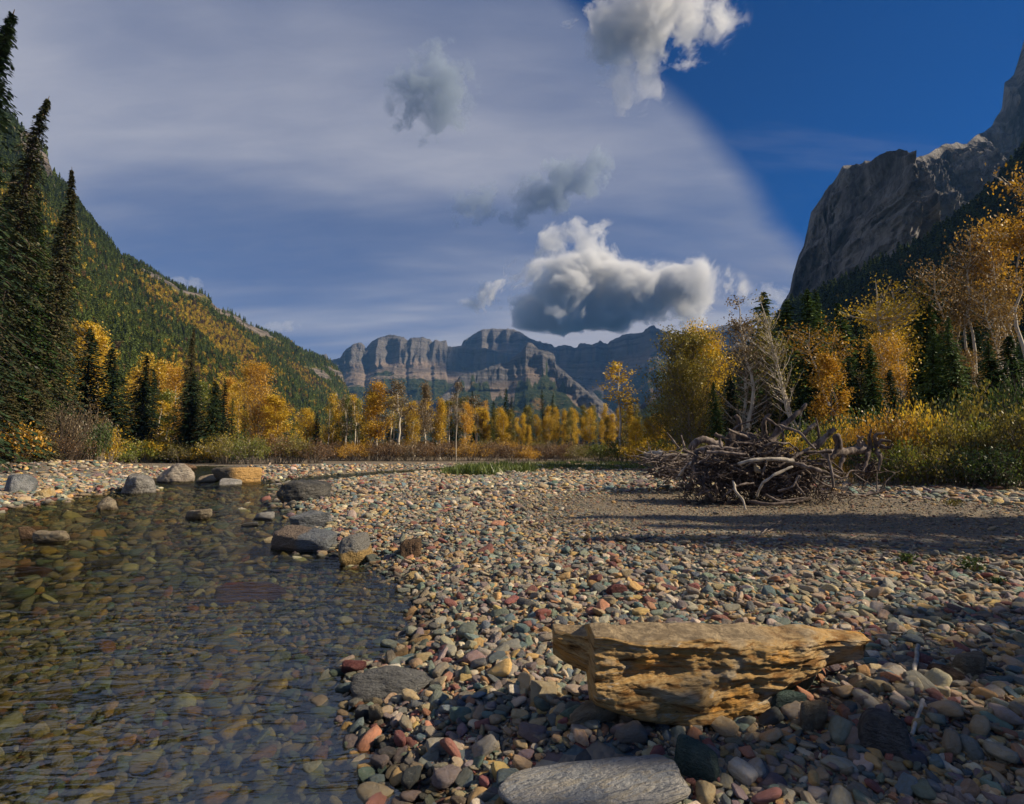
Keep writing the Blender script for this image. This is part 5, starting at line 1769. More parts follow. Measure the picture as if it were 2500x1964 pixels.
plant('fullspruce', 2033, 52, 708, 'dense spruce right of the leafless tree under the cliff, right of two', M_NEEDLE4, wmul=0.97, group=RG)
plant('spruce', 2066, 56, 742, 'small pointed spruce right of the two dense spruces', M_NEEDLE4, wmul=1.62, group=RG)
plant('spruce', 2105, 60, 742, 'pointed dark spruce left of the gnarled golden birch', M_NEEDLE, wmul=1.1, group=RG)
plant('coneaspen', 2036, 29, 872, 'small orange aspen leaning left in front of the dark wood', M_ORANGE, M_GREYB, wmul=1.0, group=RG, lean=-0.10)
plant('birch', 2065, 34, 795, 'two stemmed orange topped birch left of the gnarled golden birch', M_ORANGE, M_PALE, wmul=1.0, group=RG, var=0)
plant('gnarled', 2245, 36, 690, 'large gnarled golden birch with leaning white trunk', M_YELLOW, M_PALE, wmul=.95, group=RG, var=0)
plant('birch', 2225, 39, 706, 'golden birch crown right behind the gnarled one', M_YELLOW, M_PALE, wmul=.9, group=RG, var=1)
plant('birch', 2170, 33, 820, 'small orange topped birch under the gnarled birch', M_ORANGE, M_PALE, wmul=.9, group=RG, var=2)
plant('birch', 2195, 32, 850, 'smallest birch with bent white stem under the gnarled birch', M_ORANGE, M_PALE, wmul=.8, group=RG, var=3)
plant('bare', 2105, 31, 900, 'short thin leafless sapling in front of the dark wood', M_OLIVE, M_GREYB, wmul=.8, group=RG, var=1)
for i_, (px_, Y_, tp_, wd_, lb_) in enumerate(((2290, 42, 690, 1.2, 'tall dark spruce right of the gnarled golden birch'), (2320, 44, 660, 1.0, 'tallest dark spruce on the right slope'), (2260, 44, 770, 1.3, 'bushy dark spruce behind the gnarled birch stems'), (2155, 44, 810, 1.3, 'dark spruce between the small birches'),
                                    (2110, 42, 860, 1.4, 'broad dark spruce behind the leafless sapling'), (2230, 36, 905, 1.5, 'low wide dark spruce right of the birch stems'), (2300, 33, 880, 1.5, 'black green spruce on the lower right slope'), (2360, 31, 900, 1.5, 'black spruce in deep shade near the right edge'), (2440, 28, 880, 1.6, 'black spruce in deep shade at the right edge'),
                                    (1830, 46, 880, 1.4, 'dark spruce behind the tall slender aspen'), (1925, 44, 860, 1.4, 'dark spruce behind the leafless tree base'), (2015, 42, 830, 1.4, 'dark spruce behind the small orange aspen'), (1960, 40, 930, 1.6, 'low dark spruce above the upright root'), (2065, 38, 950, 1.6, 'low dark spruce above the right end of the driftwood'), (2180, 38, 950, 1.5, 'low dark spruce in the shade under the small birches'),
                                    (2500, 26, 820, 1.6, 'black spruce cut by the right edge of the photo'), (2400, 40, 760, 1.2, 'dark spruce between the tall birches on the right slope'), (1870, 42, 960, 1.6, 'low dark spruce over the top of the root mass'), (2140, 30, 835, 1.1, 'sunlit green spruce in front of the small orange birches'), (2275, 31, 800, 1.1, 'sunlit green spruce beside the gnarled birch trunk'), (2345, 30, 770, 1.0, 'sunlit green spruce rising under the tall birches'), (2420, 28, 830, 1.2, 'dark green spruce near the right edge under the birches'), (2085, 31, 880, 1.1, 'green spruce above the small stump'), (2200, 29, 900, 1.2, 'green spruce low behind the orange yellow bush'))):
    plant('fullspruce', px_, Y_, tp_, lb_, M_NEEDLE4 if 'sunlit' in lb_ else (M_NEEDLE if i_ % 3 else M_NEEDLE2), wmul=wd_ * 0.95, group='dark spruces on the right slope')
TG = 'tall birches high on the right slope'
for px_, Y_, tp_, vv, wd, mt_, lb_ in ((2425, 37, 575, 1, 1.0, M_PALEBROWN, 'tall birch leaning left, left one of the tall birches on the slope'), (2455, 38, 545, 2, .9, M_ORANGE, 'straight tall birch with white trunk in the middle of the tall birches'), (2545, 34, 440, 3, 1.1, M_ORANGE, 'orange birch rising highest at the right edge of the photo'),
                                  (2500, 36, 600, 4, .9, M_ORANGE, 'orange birch at the right edge below the highest one'), (2385, 40, 640, 0, 1.0, M_PALEBROWN, 'brownish birch crown left of the leaning tall birch'), (2490, 33, 700, 0, .9, M_ORANGE, 'white stemmed birch cluster at the right edge, lower one'), (2360, 38, 860, 2, 1.2, M_ORANGE, 'dull golden low birch crown under the tall birches'),
                                  (2420, 33, 870, 3, 1.2, M_ORANGE, 'dull golden birch in the shade under the tall birches')):
    plant('birch', px_, Y_, tp_, lb_, mt_ if tp_ < 560 else M_GOLDBROWN, M_PALE, wmul=wd * .72, group=TG, var=vv)
# understory on the right
UG = 'leafy bushes behind and right of the driftwood'
ul = [(1735, 27, 1062, 120, M_OLIVE, 'olive bush behind the left log pile'), (1800, 24, 1060, 120, M_YELLOW, 'yellow bush behind the left side of the root mass'), (1870, 24, 1050, 120, M_LIME, 'yellow green bush seen through the root mass'), (1945, 23, 1040, 120, M_YELLOW, 'yellow bush behind the upright root'),
      (2010, 22, 1020, 120, M_LIME, 'lime green bush behind the right side of the root mass'), (2060, 21, 1010, 110, M_YELLOW, 'yellow bush between the root mass and the small stump'), (2120, 20, 1010, 130, M_ORANGE, 'orange bush behind the small stump'), (2180, 19, 985, 150, M_ORANGE, 'orange yellow bush right of the small stump'),
      (2240, 19, 960, 160, M_YELLOW, 'tall yellow bush right of the small stump'), (2310, 18, 985, 160, M_OLIVE, 'olive yellow bush with loose leaves'), (2370, 18, 1000, 160, M_LIME, 'greenish bush in half shade near the right edge'), (2440, 17, 1000, 170, M_OLIVE, 'dark olive bush near the right edge'), (2520, 16.5, 960, 200, M_OLIVE, 'dark bush cut by the right edge'),
      (2190, 17.5, 1060, 150, M_LIME, 'low green bush before the orange yellow bush'), (2270, 17, 1070, 160, M_OLIVE, 'low olive bush before the tall yellow bush'), (2350, 16.5, 1080, 160, M_GREEN, 'low dark green bush in the shade at the right'), (2430, 16, 1080, 170, M_GREEN, 'low dark green bush nearest the right edge'),
      (2110, 19, 1060, 110, M_GREEN, 'small green bush under the orange bush'), (1690, 30, 1072, 110, M_LIME, 'yellow green bush behind the pale logs'), (1640, 34, 1074, 110, M_YELLOW, 'yellow bush left of the pale logs')]
for px_, Y_, tp_, wd_, mt_, lb_ in ul:
    plant('nearshrub', px_, Y_, tp_, lb_, mt_, M_GREYB, shrub_w=wd_ * 1.1, group=UG)
for px_, Y_, tp_ in ((2330, 26, 940), (2400, 24, 930), (2480, 22, 900), (2250, 26, 960), (2150, 26, 970), (2080, 27, 985), (2290, 30, 1000), (1990, 28, 1010)):
    plant('nearshrub', px_, Y_, tp_, 'shaded mixed bush in the dark wood behind the orange bushes', (M_OLIVE, M_GREEN, M_GREEN)[int(px_) % 3], M_GREYB, shrub_w=190, group='shaded bushes in the dark wood')

# trees beyond the right edge of the photograph, on the same bank, whose shade lies over the cobbles
for i_, (x_, y_, h_, w_) in enumerate(((14.5, 0.0, 9.3, 1.4), (15.0, 0.8, 9.2, 1.4), (15.5, 1.6, 9.0, 1.4), (14.6, 2.2, 7.6, 1.4), (16.0, -1.6, 12, 1.3), (15.0, -3.4, 12, 1.1), (21.0, 4.9, 10.8, 1.0), (21.5, 6.0, 10.2, 1.1), (22.0, 7.2, 9.4, 1.2), (24.0, 6.4, 10.4, 1.1))):
    T_, C_ = variant('fullspruce', i_ % 4)
    e = empty('spruce_tree', (x_, y_, hz(x_, y_) - 0.05))
    e.scale = (h_ * w_, h_ * w_, h_)
    for nm2, me, mt in (('trunk', T_, M_BARK), ('crown', C_, M_NEEDLE)):
        o = bpy.data.objects.new(nm2, me); col_root.objects.link(o); o.parent = e
        o.rotation_euler = (0, 0, i_ * 1.3)
        o.material_slots[0].link = 'OBJECT'; o.material_slots[0].material = mt
    tag(e, 'spruce of the right bank just beyond the edge of the photo', 'tree', 'spruces beyond the right edge')


# ---- forests on the slopes: thousands of small trees, one mass each
def small_conifer(seed):
    r_ = np.random.default_rng(seed)
    C = Geo()
    n = 130
    t = r_.random(n) ** 1.15
    a = r_.uniform(0, 6.28, n)
    w_ = 0.17 * (1 - t) ** 0.8 * r_.uniform(0.5, 1.05, n)
    c = np.stack([np.cos(a) * w_, np.sin(a) * w_, t * 0.97 + 0.02], -1)
    d = unit(np.stack([np.cos(a), np.sin(a), -0.7 + 0 * a], -1))
    ln = 0.055 + 0.05 * (1 - t)
    s_ = unit(np.cross(d, unit(np.stack([r_.normal(0, .4, n), r_.normal(0, .4, n), np.ones(n)], -1))))
    C.leaves(c, d * ln[:, None], s_ * (ln * .6)[:, None])
    C.tube(np.array([[0, 0, 0], [0, 0, 1.0]]), [0.014, 0.003], 4)
    return to_mesh(C, 'small_conifer')


def small_aspen(seed):
    r_ = np.random.default_rng(seed)
    C = Geo()
    n = 170
    d = rnd_unit_s(r_, n)
    c = d * np.array([.19, .19, .38]) * (r_.random((n, 1)) ** 0.4) * r_.uniform(.8, 1.15, (n, 1)) + np.array([0, 0, .58])
    a_ = rnd_unit_s(r_, n) * 0.055
    b_ = unit(np.cross(a_, rnd_unit_s(r_, n))) * 0.04
    C.leaves(c, a_, b_)
    C.tube(np.array([[0, 0, 0], [0, 0, .8]]), [0.014, 0.004], 4)
    return to_mesh(C, 'small_aspen')


def tint_material(name, jit):
    m, nt = new_mat(name)
    at_ = nt.add('ShaderNodeAttribute', attribute_type='INSTANCER', attribute_name='col')
    geo = nt.add('ShaderNodeNewGeometry')
    c = nt.mix(nt.mr(geo.outputs['Random Per Island'], 0, 1, 0.0, jit, smooth=False), at_.outputs['Color'], nt.mix(1.0, at_.outputs['Color'], (.25, .3, .3), 'MULTIPLY'))
    d = nt.add('ShaderNodeBsdfDiffuse', i_Color=c)
    t = nt.add('ShaderNodeBsdfTranslucent', i_Color=c)
    out(nt, nt.add('ShaderNodeMixShader', i_0=0.25, i_1=d, i_2=t))
    return m


M_TINT = tint_material('forest_tint', 1.0)
SC = [small_conifer(300 + i) for i in range(5)]
SA = [small_aspen(320 + i) for i in range(4)]
for me in SC + SA:
    me.materials[0] = M_TINT


def sample_grid(V, s, n, smax=1.0, weight=None):
    """places spread evenly over a mountain flank's true surface"""
    m = int((s <= smax + 1e-6).sum())
    W = V[:, :m]
    e1 = W[1:, :-1] - W[:-1, :-1]; e2 = W[:-1, 1:] - W[:-1, :-1]
    ar = np.linalg.norm(np.cross(e1, e2), axis=-1)
    c = W[:-1, :-1]
    if weight is not None:
        ar = ar * weight(c)
    p = ar.ravel() / ar.sum()
    k = rng.choice(len(p), n, p=p)
    i, j = np.unravel_index(k, ar.shape)
    a, b = rng.random((n, 1)), rng.random((n, 1))
    return W[i, j] + e1[i, j] * a + e2[i, j] * b, s[j]


def slope_forest(name, V, s, n, label, yellow, rockfn, hh=(6, 13), weight=None, parent=None, dark=1.0):
    P, sj = sample_grid(V, s, n, 1.0, weight)
    rk = rockfn(P)
    keep = rng.random(n) > np.clip((rk - 0.22) * 2.6, 0, 0.97)
    P = P[keep]
    ye = yellow(P)
    isy = rng.random(len(P)) < ye
    outs = []
    for mask, meshes, base in ((~isy, SC, None), (isy, SA, None)):
        Q = P[mask]
        m_ = len(Q)
        h_ = rng.uniform(hh[0], hh[1], m_) * (1.0 if meshes is SC else 0.85)
        scl = np.stack([h_ * rng.uniform(.9, 1.3, m_), h_ * rng.uniform(.9, 1.3, m_), h_], -1)
        rot = np.stack([np.zeros(m_), np.zeros(m_), rng.uniform(0, 6.28, m_)], -1)
        if meshes is SC:
            c = np.array([.15, .185, .045]) * rng.uniform(.45, 1.7, (m_, 1)) + np.array([.035, .030, .004]) * (rng.random((m_, 1)) ** 3) * 1.2
        else:
            t = rng.random((m_, 1)); t2 = rng.random((m_, 1))
            c = (np.array([.78, .56, .06]) * t + np.array([.68, .42, .07]) * (1 - t)) * rng.uniform(.7, 1.15, (m_, 1))
            c = np.where(t2 < 0.25, np.array([.24, .15, .07]), c)
            c = np.where((t2 > 0.86), np.array([.16, .19, .03]), c)
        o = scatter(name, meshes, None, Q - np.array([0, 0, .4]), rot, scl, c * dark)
        tag(o, label if meshes is SC else label.replace('dark green conifers', 'golden aspens'), None, None, 'stuff')
        outs.append(o)
    return outs


def yellow_left(P):
    x, y, z = P[:, 0], P[:, 1], P[:, 2]
    px = 1250 + F * x / y * 0.985
    n = fbm(P3(x * 0.010 + y * 0.004, y * 0.006, z * 0.004), 4, seed=301)
    band = fbm(P3((z + 0.25 * y) * 0.022, y * 0.002), 3, seed=302)
    lowz = 1 - sstep(30, 80, z - 0.04 * (y - 100))
    mid = 1 - sstep(90, 190, z - 0.06 * (y - 100))
    f_ = sstep(-0.14, 0.12, n + 0.4 * band - 0.10) * mid + lowz * sstep(-0.25, 0.15, n) * (1 - sstep(200, 600, y))
    return np.clip(f_ * 1.3, 0.14, 0.95) * (1 - sstep(700, 900, y) * 0.75) * (1 - sstep(120, 200, z))


def rock_left(P):
    x, y, z = P[:, 0], P[:, 1], P[:, 2]
    px = 1250 + F * x / y * 0.985
    o_ = np.array(LEFT, float)
    zr = np.interp(px, o_[:, 0], [at(a, b, c)[2] for a, b, c, _ in LEFT])
    return rockmask_left(x, y, z, None, np.clip((z + 3) / (zr + 3), 0, 1))


slope_forest('forest', LV, LS, 42000, 'dark green conifers covering the left hillside', yellow_left, rock_left, hh=(4, 8.5), weight=lambda c: 1.0 / (1 + (c[..., 1] / 500.0) ** 1.5) * (c[..., 0] > -1.15 * c[..., 1]))
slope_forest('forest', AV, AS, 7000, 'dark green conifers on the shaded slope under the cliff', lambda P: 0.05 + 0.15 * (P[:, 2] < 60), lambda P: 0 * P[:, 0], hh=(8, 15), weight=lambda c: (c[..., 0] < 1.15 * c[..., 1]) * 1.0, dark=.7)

# ================================================================== driftwood: root mass, logs, sticks
def root_curve(p0, p1, sag, wig, n=9, seed=0):
    r_ = np.random.default_rng(seed)
    t = np.linspace(0, 1, n)[:, None]
    p = np.array(p0) + (np.array(p1) - np.array(p0)) * t
    L = np.linalg.norm(np.array(p1) - np.array(p0))
    p = p + np.array(sag) * np.sin(t * np.pi)
    k = np.cumsum(r_.normal(0, 1, (n, 3)), 0)
    k -= k[0] + (k[-1] - k[0]) * t
    return p + k * wig * L


def wpt(px, py, Yd):
    return at(px, py, Yd)


def limb(name, pts, r0, r1, mat, parent, seed=0, n=14, wig=0.012, k=8, knob=0.15):
    """a gnarled piece of wood through the given points"""
    r_ = np.random.default_rng(seed)
    pts = np.array(pts, float)
    d = np.concatenate([[0], np.cumsum(np.linalg.norm(np.diff(pts, axis=0), axis=1))])
    s = np.linspace(0, d[-1], n)
    p = np.stack([np.interp(s, d, pts[:, i]) for i in range(3)], -1)
    for _ in range(2):
        p[1:-1] = (p[:-2] + 2 * p[1:-1] + p[2:]) / 4
    p[1:-1] += r_.normal(0, wig * d[-1] / 4, (n - 2, 3))
    rad = np.interp(s, [0, d[-1]], [r0, r1]) * (1 + knob * r_.normal(size=n))
    g = Geo()
    g.tube(p, np.maximum(rad, 0.004), k)
    # blunt ends
    for e, ctr, rr in ((0, p[0], rad[0]), (-1, p[-1], rad[-1])):
        g.tube(np.stack([p[e], p[e] + (p[e] - p[1 if e == 0 else -2]) * 0.08 * rr / max(r0, .01)]), [rr, rr * 0.25], k)
    o = g.obj(name, mat, parent)
    return o


base = np.array([at(1850, 1240, 12.6)[0], 12.6, 0.0])
base[2] = hz(base[0], base[1])
rm = empty('root_mass', tuple(base))
tag(rm, 'big tangled grey root mass of an overturned tree lying on the gravel', 'driftwood')
rootlocal = lambda p: np.asarray(p) - base


def RL(pts):
    return [rootlocal(wpt(*q)) for q in pts]


# large roots that can be told apart: points are column, row, distance
big_roots = [
    ([(1810, 1130, 12.9), (1800, 1070, 12.7), (1808, 1030, 12.6), (1795, 1014, 12.6)], .16, .06, 'M'),
    ([(1860, 1120, 12.8), (1868, 1060, 12.6), (1862, 1030, 12.5), (1880, 1012, 12.5)], .13, .05, 'M'),
    ([(1880, 1080, 12.6), (1905, 1045, 12.6), (1935, 1020, 12.5), (1958, 1000, 12.5), (1968, 986, 12.5)], .13, .035, 'M'),
    ([(1830, 1070, 12.5), (1790, 1055, 12.3), (1778, 1048, 12.2)], .05, .03, 'G'),
    ([(1870, 1150, 12.4), (1910, 1090, 12.3), (1915, 1050, 12.3), (1870, 1022, 12.4)], .05, .03, 'M'),
    ([(1985, 1095, 12.3), (2010, 1072, 12.2), (2038, 1046, 12.1)], .10, .075, 'G'),
    ([(1960, 1065, 12.3), (1975, 1048, 12.2), (1990, 1035, 12.2)], .07, .05, 'G'),
    ([(2000, 1075, 12.3), (1996, 1040, 12.2), (1991, 1020, 12.2)], .04, .02, 'M'),
    ([(1900, 1040, 12.4), (1955, 1055, 12.1), (1975, 1085, 12.0), (1990, 1096, 12.0)], .045, .03, 'G'),
    ([(1725, 1104, 12.0), (1770, 1106, 11.9), (1820, 1110, 11.9)], .05, .04, 'G'),
    ([(1802, 1133, 11.7), (1830, 1124, 11.6), (1870, 1121, 11.6), (1905, 1121, 11.6), (1935, 1126, 11.7)], .040, .055, 'P'),
    ([(1848, 1212, 11.6), (1856, 1185, 11.5), (1885, 1162, 11.4), (1935, 1140, 11.5)], .028, .035, 'P'),
    ([(1790, 1175, 11.7), (1795, 1200, 11.5), (1815, 1220, 11.4), (1820, 1245, 11.3)], .035, .028, 'P'),
    ([(1930, 1130, 12.0), (1975, 1142, 11.8), (2010, 1152, 11.8), (2050, 1166, 11.8)], .065, .045, 'G'),
    ([(1960, 1105, 12.2), (2030, 1103, 12.1)], .05, .04, 'M'),
    ([(1960, 1155, 12.0), (1940, 1180, 11.8), (1965, 1210, 11.6)], .035, .025, 'M'),
    ([(1700, 1100, 12.6), (1690, 1150, 12.4), (1720, 1190, 12.2), (1745, 1225, 12.0)], .07, .05, 'M'),
    ([(2020, 1110, 12.0), (2030, 1150, 11.8), (2035, 1190, 11.7)], .04, .03, 'G'),
    ([(1740, 1120, 12.3), (1790, 1140, 12.1), (1840, 1165, 12.0)], .05, .03, 'M'),
    ([(1990, 1085, 12.1), (1950, 1110, 12.0), (1900, 1140, 11.9)], .045, .03, 'G'),
    ([(1830, 1225, 11.6), (1880, 1232, 11.4), (1950, 1226, 11.5), (1975, 1216, 11.6)], .045, .035, 'M'),
    ([(1870, 1208, 11.6), (1900, 1225, 11.5), (1965, 1215, 11.6)], .03, .02, 'G'),
    ([(1745, 1060, 12.5), (1790, 1080, 12.4), (1850, 1085, 12.4)], .05, .03, 'M'),
    ([(2040, 1060, 12.3), (2050, 1090, 12.3), (2030, 1120, 12.2)], .10, .06, 'M'),
    ([(1780, 1060, 12.4), (1800, 1040, 12.4), (1840, 1025, 12.3)], .035, .02, 'G'),
    ([(1840, 1180, 11.7), (1800, 1185, 11.6), (1765, 1215, 11.7)], .03, .02, 'G'),
    ([(1700, 1210, 12.0), (1740, 1195, 11.8)], .03, .02, 'M'),
    ([(1900, 1200, 11.6), (1935, 1190, 11.5), (1950, 1160, 11.5)], .03, .02, 'G'),
]
MW = {'M': M_SNAGD, 'G': M_SNAG, 'P': M_SNAGP}
for i_, (pts, r0, r1, mk) in enumerate(big_roots):
    limb('root', RL(pts), r0 * .88, r1 * .85, MW[mk], rm, seed=500 + i_, wig=0.02)
# medium roots, drawn out of the heart of the mass
heart = rootlocal(np.array([base[0], 12.6, 1.0]))
for k_ in range(250):
    r_ = np.random.default_rng(700 + k_)
    a = r_.uniform(0, 6.28); el_ = r_.uniform(-0.55, 1.0)
    rx = 1.55 * r_.uniform(.5, 1.0)
    p0 = np.array([r_.normal(0, .75), r_.normal(0, .25), r_.uniform(0.25, 1.3)])
    d = np.array([math.cos(a), 0.35 * math.sin(a) - 0.25, el_ * 0.6])
    p1 = p0 + d * r_.uniform(0.4, 1.0)
    p1[0] = np.clip(p1[0], -1.7, 1.9)
    p1[2] = max(p1[2], 0.0) if p1[2] < 1.6 else 1.6
    lim = 1.75 - abs(p1[0]) * 0.55
    p1[2] = min(p1[2], lim)
    pts = root_curve(p0, p1, (0, 0, r_.normal(0, .12)), 0.10, 7, 900 + k_)
    limb('root', pts, r_.uniform(.020, .052), r_.uniform(.009, .022), M_SNAGD if r_.random() < .55 else M_SNAG, rm, seed=k_, n=9, wig=0.02, k=5)
# the fine tangle between them
g = Geo()
for k_ in range(1700):
    r_ = np.random.default_rng(3000 + k_)
    x = np.clip(r_.normal(0, .85), -1.7, 1.85)
    ztop = 1.50 - 0.30 * abs(x) - 0.12 * x * x
    p0 = np.array([x, r_.normal(-.05, .30), r_.uniform(0.0, max(.35, ztop))])
    d = unit(r_.normal(size=3)) * r_.uniform(.15, .55)
    p1 = p0 + d * np.array([1, .6, .8]); p1[2] = max(-0.02, p1[2])
    g.tube(root_curve(p0, p1, (0, 0, 0), 0.13, 6, k_), np.linspace(r_.uniform(.008, .018), .004, 6), 4)
fine = g.obj('fine_roots', M_SNAGD, rm)
fine['kind'] = 'stuff'
FOOT2 = []
# lumps of wood at the heart, so that no daylight shows through the middle
v, f = stone_shape(4, 77, 8, 5, .25)
mesh_obj('root_crown', v * np.array([1.15, .28, .62]) + np.array([.1, .12, .62]), f, M_SNAGD, rm)
v, f = stone_shape(4, 78, 8, 5, .25)
mesh_obj('root_crown', v * np.array([.42, .2, .42]) + np.array([-.25, .15, 1.35]), f, M_SNAGD, rm)
v, f = stone_shape(3, 79, 6, 6, .05)
mesh_obj('stone', v * .085 + rootlocal(at(1850, 1145, 11.75)), f, rockm('tan'), rm)

# ---- left pile of pale logs
pile0 = np.array([at(1650, 1180, 16.0)[0], 16.0, 0.0]); pile0[2] = hz(pile0[0], pile0[1])


def lone(name, pts, r0, r1, mat, label, cat='driftwood', seed=0, n=12, wig=0.012, group=None, k=9):
    P_ = [wpt(*q) for q in pts]
    e0 = np.mean(P_, 0)
    o = limb(name, [p - e0 for p in P_], r0, r1, mat, None, seed, n, wig, k)
    o.location = tuple(e0)
    tag(o, label, cat, group)
    return o


LGG = 'logs of the pile left of the root mass'
lone('log', [(1575, 1112, 16.2), (1605, 1106, 16.0), (1620, 1108, 15.9)], .09, .08, M_SNAGP, 'pale sawn looking log end, leftmost of the left log pile', 'log', 1, group=LGG)
lone('log', [(1590, 1125, 15.6), (1640, 1112, 15.6), (1700, 1118, 15.6), (1730, 1120, 15.8)], .07, .10, M_SNAG, 'thick grey log across the middle of the left log pile', 'log', 2, group=LGG)
lone('log', [(1600, 1116, 15.3), (1640, 1128, 15.2), (1690, 1150, 15.0)], .07, .05, M_SNAG, 'grey log slanting down to the right in the left log pile', 'log', 3, group=LGG)
lone('log', [(1612, 1138, 15.0), (1650, 1146, 15.0), (1700, 1160, 14.8)], .055, .05, M_SNAG, 'lower brown grey log of the left log pile', 'log', 4, group=LGG)
lone('log', [(1685, 1098, 15.8), (1700, 1078, 15.7), (1722, 1070, 15.7), (1738, 1082, 15.8), (1760, 1090, 15.8)], .11, .13, M_SNAG, 'hump backed weathered stump on top of the left log pile', 'stump', 5, group=LGG)
lone('log', [(1700, 1104, 15.5), (1735, 1092, 15.4), (1775, 1098, 15.4)], .09, .07, M_SNAG, 'grey log under the hump backed stump', 'log', 6, group=LGG)
lone('branch', [(1651, 1171, 13.6), (1668, 1148, 13.5), (1684, 1133, 13.4), (1698, 1126, 13.4)], .03, .05, M_SNAGP, 'bare cream coloured branch leaning against the left log pile', 'branch', 7)
lone('branch', [(1628, 1056, 16.0), (1645, 1078, 15.9), (1660, 1098, 15.8)], .018, .035, M_SNAG, 'thin snag pointing up left above the log pile', 'branch', 8, wig=.004)
lone('branch', [(1663, 1063, 16.0), (1668, 1080, 15.9), (1672, 1096, 15.8)], .02, .035, M_SNAG, 'short upright snag above the log pile', 'branch', 9, wig=.004)
lone('branch', [(1757, 1064, 15.0), (1758, 1080, 15.0), (1762, 1096, 14.9)], .03, .05, M_SNAG, 'stubby upright snag between log pile and root mass', 'branch', 10, wig=.004)
g = Geo()
for k_ in range(420):
    r_ = np.random.default_rng(5200 + k_)
    px_ = r_.uniform(1590, 1770); yy = r_.uniform(14.6, 16.4)
    p0 = at(px_, r_.uniform(1112, 1165), yy)
    d = unit(r_.normal(size=3) * np.array([1.2, .8, .35])) * r_.uniform(.25, .9)
    p1 = p0 + d; p1[2] = max(p1[2], hz(p1[0], p1[1]))
    g.tube(root_curve(p0 - pile0, p1 - pile0, (0, 0, 0), 0.06, 5, k_), np.linspace(r_.uniform(.012, .035), .008, 5), 4)
o = g.obj('driftwood_sticks', M_SNAG, None); o.location = tuple(pile0)
tag(o, 'small grey sticks heaped under and between the logs', None, None, 'stuff')

# ---- small stump on the right
sb = np.array([at(2120, 1150, 15.5)[0], 15.5, 0.0]); sb[2] = hz(sb[0], sb[1])
st = empty('root_stump', tuple(sb))
tag(st, 'smaller dark root stump with a long trunk, right of the root mass', 'driftwood')
limb('trunk', [at(2010, 1108, 15.2) - sb, at(2060, 1104, 15.4) - sb, at(2110, 1095, 15.6) - sb], .10, .16, M_SNAG, st, 11)
for i_, pts in enumerate([[(2110, 1095, 15.6), (2100, 1070, 15.4), (2092, 1064, 15.3)], [(2125, 1095, 15.6), (2122, 1065, 15.5), (2128, 1048, 15.4)], [(2135, 1095, 15.5), (2150, 1075, 15.4), (2175, 1078, 15.3)], [(2140, 1085, 15.5), (2135, 1062, 15.4), (2160, 1058, 15.3)],
                           [(2120, 1100, 15.4), (2115, 1130, 15.2), (2105, 1155, 15.1)], [(2140, 1100, 15.4), (2150, 1120, 15.2), (2145, 1150, 15.1)], [(2100, 1090, 15.5), (2095, 1075, 15.4), (2108, 1066, 15.3)], [(2060, 1115, 15.3), (2050, 1140, 15.2), (2056, 1160, 15.1)], [(2150, 1090, 15.5), (2170, 1095, 15.3), (2180, 1085, 15.2)]]):
    limb('root', [at(*q) - sb for q in pts], .075, .025, M_SNAGD if i_ % 3 else M_SNAG, st, 20 + i_, wig=.02, k=7)
for k_ in range(40):
    r_ = np.random.default_rng(6000 + k_)
    p0 = np.array([r_.normal(0.1, .2), 0, .55 + r_.normal(0, .2)])
    p1 = p0 + unit(r_.normal(size=3)) * np.array([.6, .3, .5])
    p1[2] = max(0, p1[2])
    limb('root', root_curve(p0, p1, (0, 0, 0), .12, 7, k_), .022, .007, M_SNAGD, st, k_, n=8, k=4)
v, f = stone_shape(3, 80, 7, 5, .3)
mesh_obj('root_crown', v * np.array([.30, .2, .28]) + np.array([.05, .12, .62]), f, M_SNAGD, st)

# ---- fallen branch with upright forks on the gravel right of the mass
fb = gp(2080, 1212)
br = empty('fallen_branch', (fb[0], fb[1], fb[2]))
tag(br, 'long fallen branch with upright forks on the gravel right of the root mass', 'branch')
B = lambda px, py, dy=0.0: at(px, py, fb[1] + dy) - fb
limb('branch', [B(1985, 1202), B(2040, 1206), B(2090, 1211), B(2140, 1206), B(2160, 1196)], .03, .035, M_SNAG, br, 31, wig=.006)
for i_, (a, c, d) in enumerate(((B(2142, 1204), B(2140, 1180), B(2141, 1154)), (B(2145, 1205), B(2158, 1180), B(2184, 1157)), (B(2150, 1208), B(2170, 1205), B(2190, 1196)), (B(2085, 1157, .3), B(2110, 1175, .2), B(2140, 1190, .1)), (B(2150, 1205), B(2162, 1188), B(2160, 1176)), (B(1990, 1205), B(2012, 1195), B(2016, 1212)))):
    limb('twig', [a, c, d], .020, .010, M_SNAG, br, 33 + i_, n=8, wig=.01, k=5)


def stick(pts, r0, r1, mat, label, seed, lift=0.03):
    P_ = []
    for px_, py_ in pts:
        q = gp(px_, py_); P_.append(q + np.array([0, 0, lift]))
    e0 = np.mean(P_, 0)
    o = limb('stick', [p - e0 for p in P_], r0, r1, mat, None, seed, 9, 0.01, 7)
    o.location = tuple(e0)
    tag(o, label, 'stick')


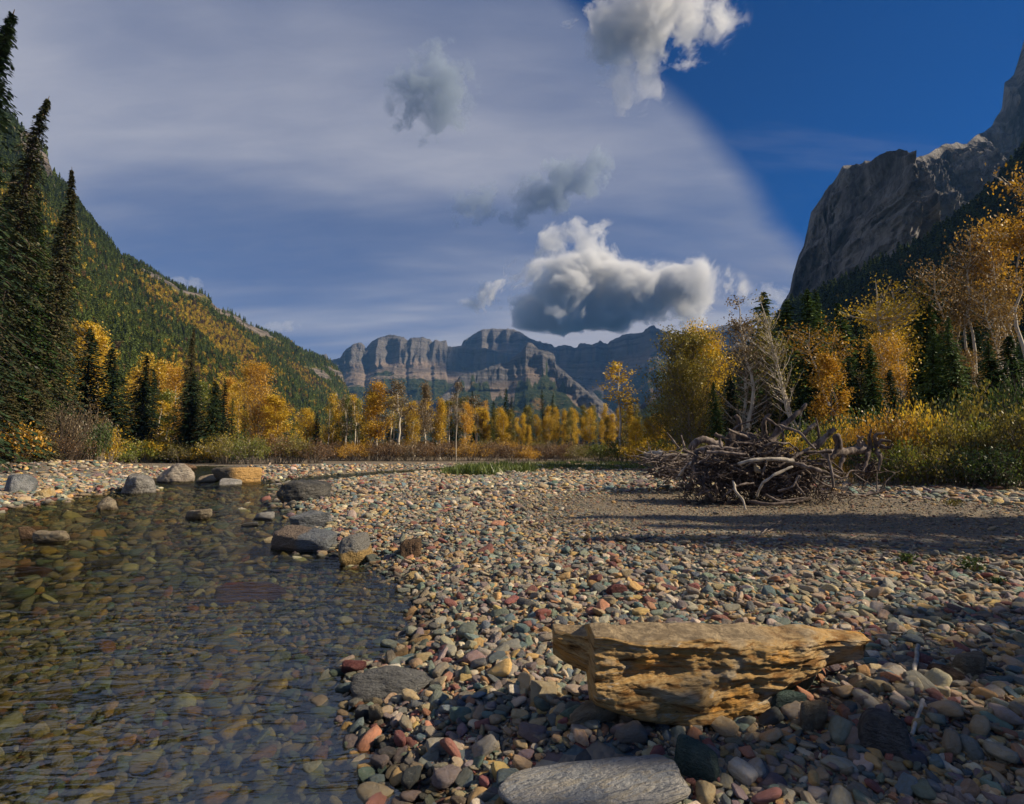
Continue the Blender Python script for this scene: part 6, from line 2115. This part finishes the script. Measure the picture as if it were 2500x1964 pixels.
stick([(2243, 1600), (2236, 1650), (2226, 1705)], .012, .010, M_SNAGP, 'white stick standing out on the cobbles right of the yellow block', 41, .06)
stick([(2255, 1735), (2243, 1775), (2228, 1822)], .009, .007, M_SNAGP, 'second white stick in the shade below the first one', 42, .05)
stick([(1855, 1312), (1880, 1290), (1920, 1270)], .012, .006, M_SNAG, 'thin pale forked twig on the fine gravel before the root mass', 43)
stick([(1870, 1304), (1895, 1294), (1915, 1283)], .009, .005, M_SNAG, 'short twig lying beside the thin pale forked twig', 44)
stick([(1700, 1235), (1735, 1222), (1760, 1214)], .03, .02, M_SNAGD, 'dark stick in the shadow left of the root mass', 45)
g0 = gp(1732, 1228)
rock('rock', (g0[0], g0[1], g0[2] + .08), (.16, .13, .13), 55, 6, 6, 'tan', 'round tan stone at the edge of the shadow left of the root mass')


# ================================================================== grass and small plants
def tufts(name, spots, nper, h, label, spread, mat=M_GRASS):
    g = Geo()
    C_, A_, B_ = [], [], []
    for x, y in spots:
        n = nper
        xx = x + rng.normal(0, spread, n); yy = y + rng.normal(0, spread, n)
        zz = height(xx, yy)
        hh = h * rng.uniform(.25, 1.1, n) * rng.uniform(.35, 1.1)
        d = unit(np.stack([rng.normal(0, .38, n), rng.normal(0, .38, n), np.ones(n)], -1))
        C_.append(np.stack([xx, yy, zz], -1) + d * hh[:, None] * .5)
        A_.append(d * hh[:, None] * .55)
        B_.append(unit(np.stack([rng.normal(0, 1, n), rng.normal(0, 1, n), 0 * xx], -1)) * (0.05 * hh)[:, None])
    g.leaves(np.concatenate(C_), np.concatenate(A_), np.concatenate(B_))
    o = g.obj(name, mat, None)
    tag(o, label, None, None, 'stuff')


def area(px0, px1, py0, py1, n):
    o = []
    for _ in range(n):
        g_ = gp(rng.uniform(px0, px1), rng.uniform(py0, py1)); o.append((g_[0], g_[1]))
    return o


tufts('grass', area(1095, 1200, 1146, 1162, 34) + area(1130, 1300, 1142, 1156, 34), 150, .62, 'green grass and low herbs at the far end of the gravel bar', .35)
tufts('grass', area(1290, 1600, 1130, 1148, 120), 90, .42, 'yellow green grass along the foot of the bushes', .5, M_GRASS)
tufts('grass', area(300, 480, 1124, 1130, 40), 40, .45, 'yellow green grass at the corner of the left bank', .5, M_GRASS)
tufts('grass', area(1600, 1760, 1118, 1140, 60), 50, .6, 'green grass behind the left log pile', .4, M_GREEN)


def herb(px_, py_, w_, h_, label, seed, mat=M_GREEN):
    q = gp(px_, py_)
    r_ = np.random.default_rng(seed)
    g = Geo(); n = 150
    hw = w_ / F * q[1] / 2; H = h_ / F * q[1]
    c = np.stack([r_.normal(0, .45, n) * hw, r_.normal(0, .45, n) * hw, r_.random(n) * H], -1)
    a_ = rnd_unit_s(r_, n) * 0.022; b_ = unit(np.cross(a_, rnd_unit_s(r_, n))) * .012
    g.leaves(c, a_, b_)
    st_ = Geo()
    for _ in range(12):
        e_ = np.array([r_.normal(0, .4) * hw, r_.normal(0, .4) * hw, H * r_.uniform(.6, 1)])
        st_.tube(np.stack([[0, 0, -.03], e_ * .5, e_]), [.004, .003, .002], 3)
    e = empty('herb', tuple(q)); st_.obj('stems', M_TWIG, e); g.obj('leaves', mat, e)
    tag(e, label, 'plant', 'small green plants among the cobbles')


herb(2372, 1398, 70, 36, 'largest small green plant growing among the cobbles at the right', 1)
herb(2212, 1376, 36, 24, 'small green plant left of the largest one on the cobbles', 2)
herb(2440, 1430, 30, 16, 'tiny green sprout right below the largest cobble plant', 3)
herb(2330, 1235, 40, 14, 'low pale plant on the fine gravel before the dark bushes', 4, M_OLIVE)
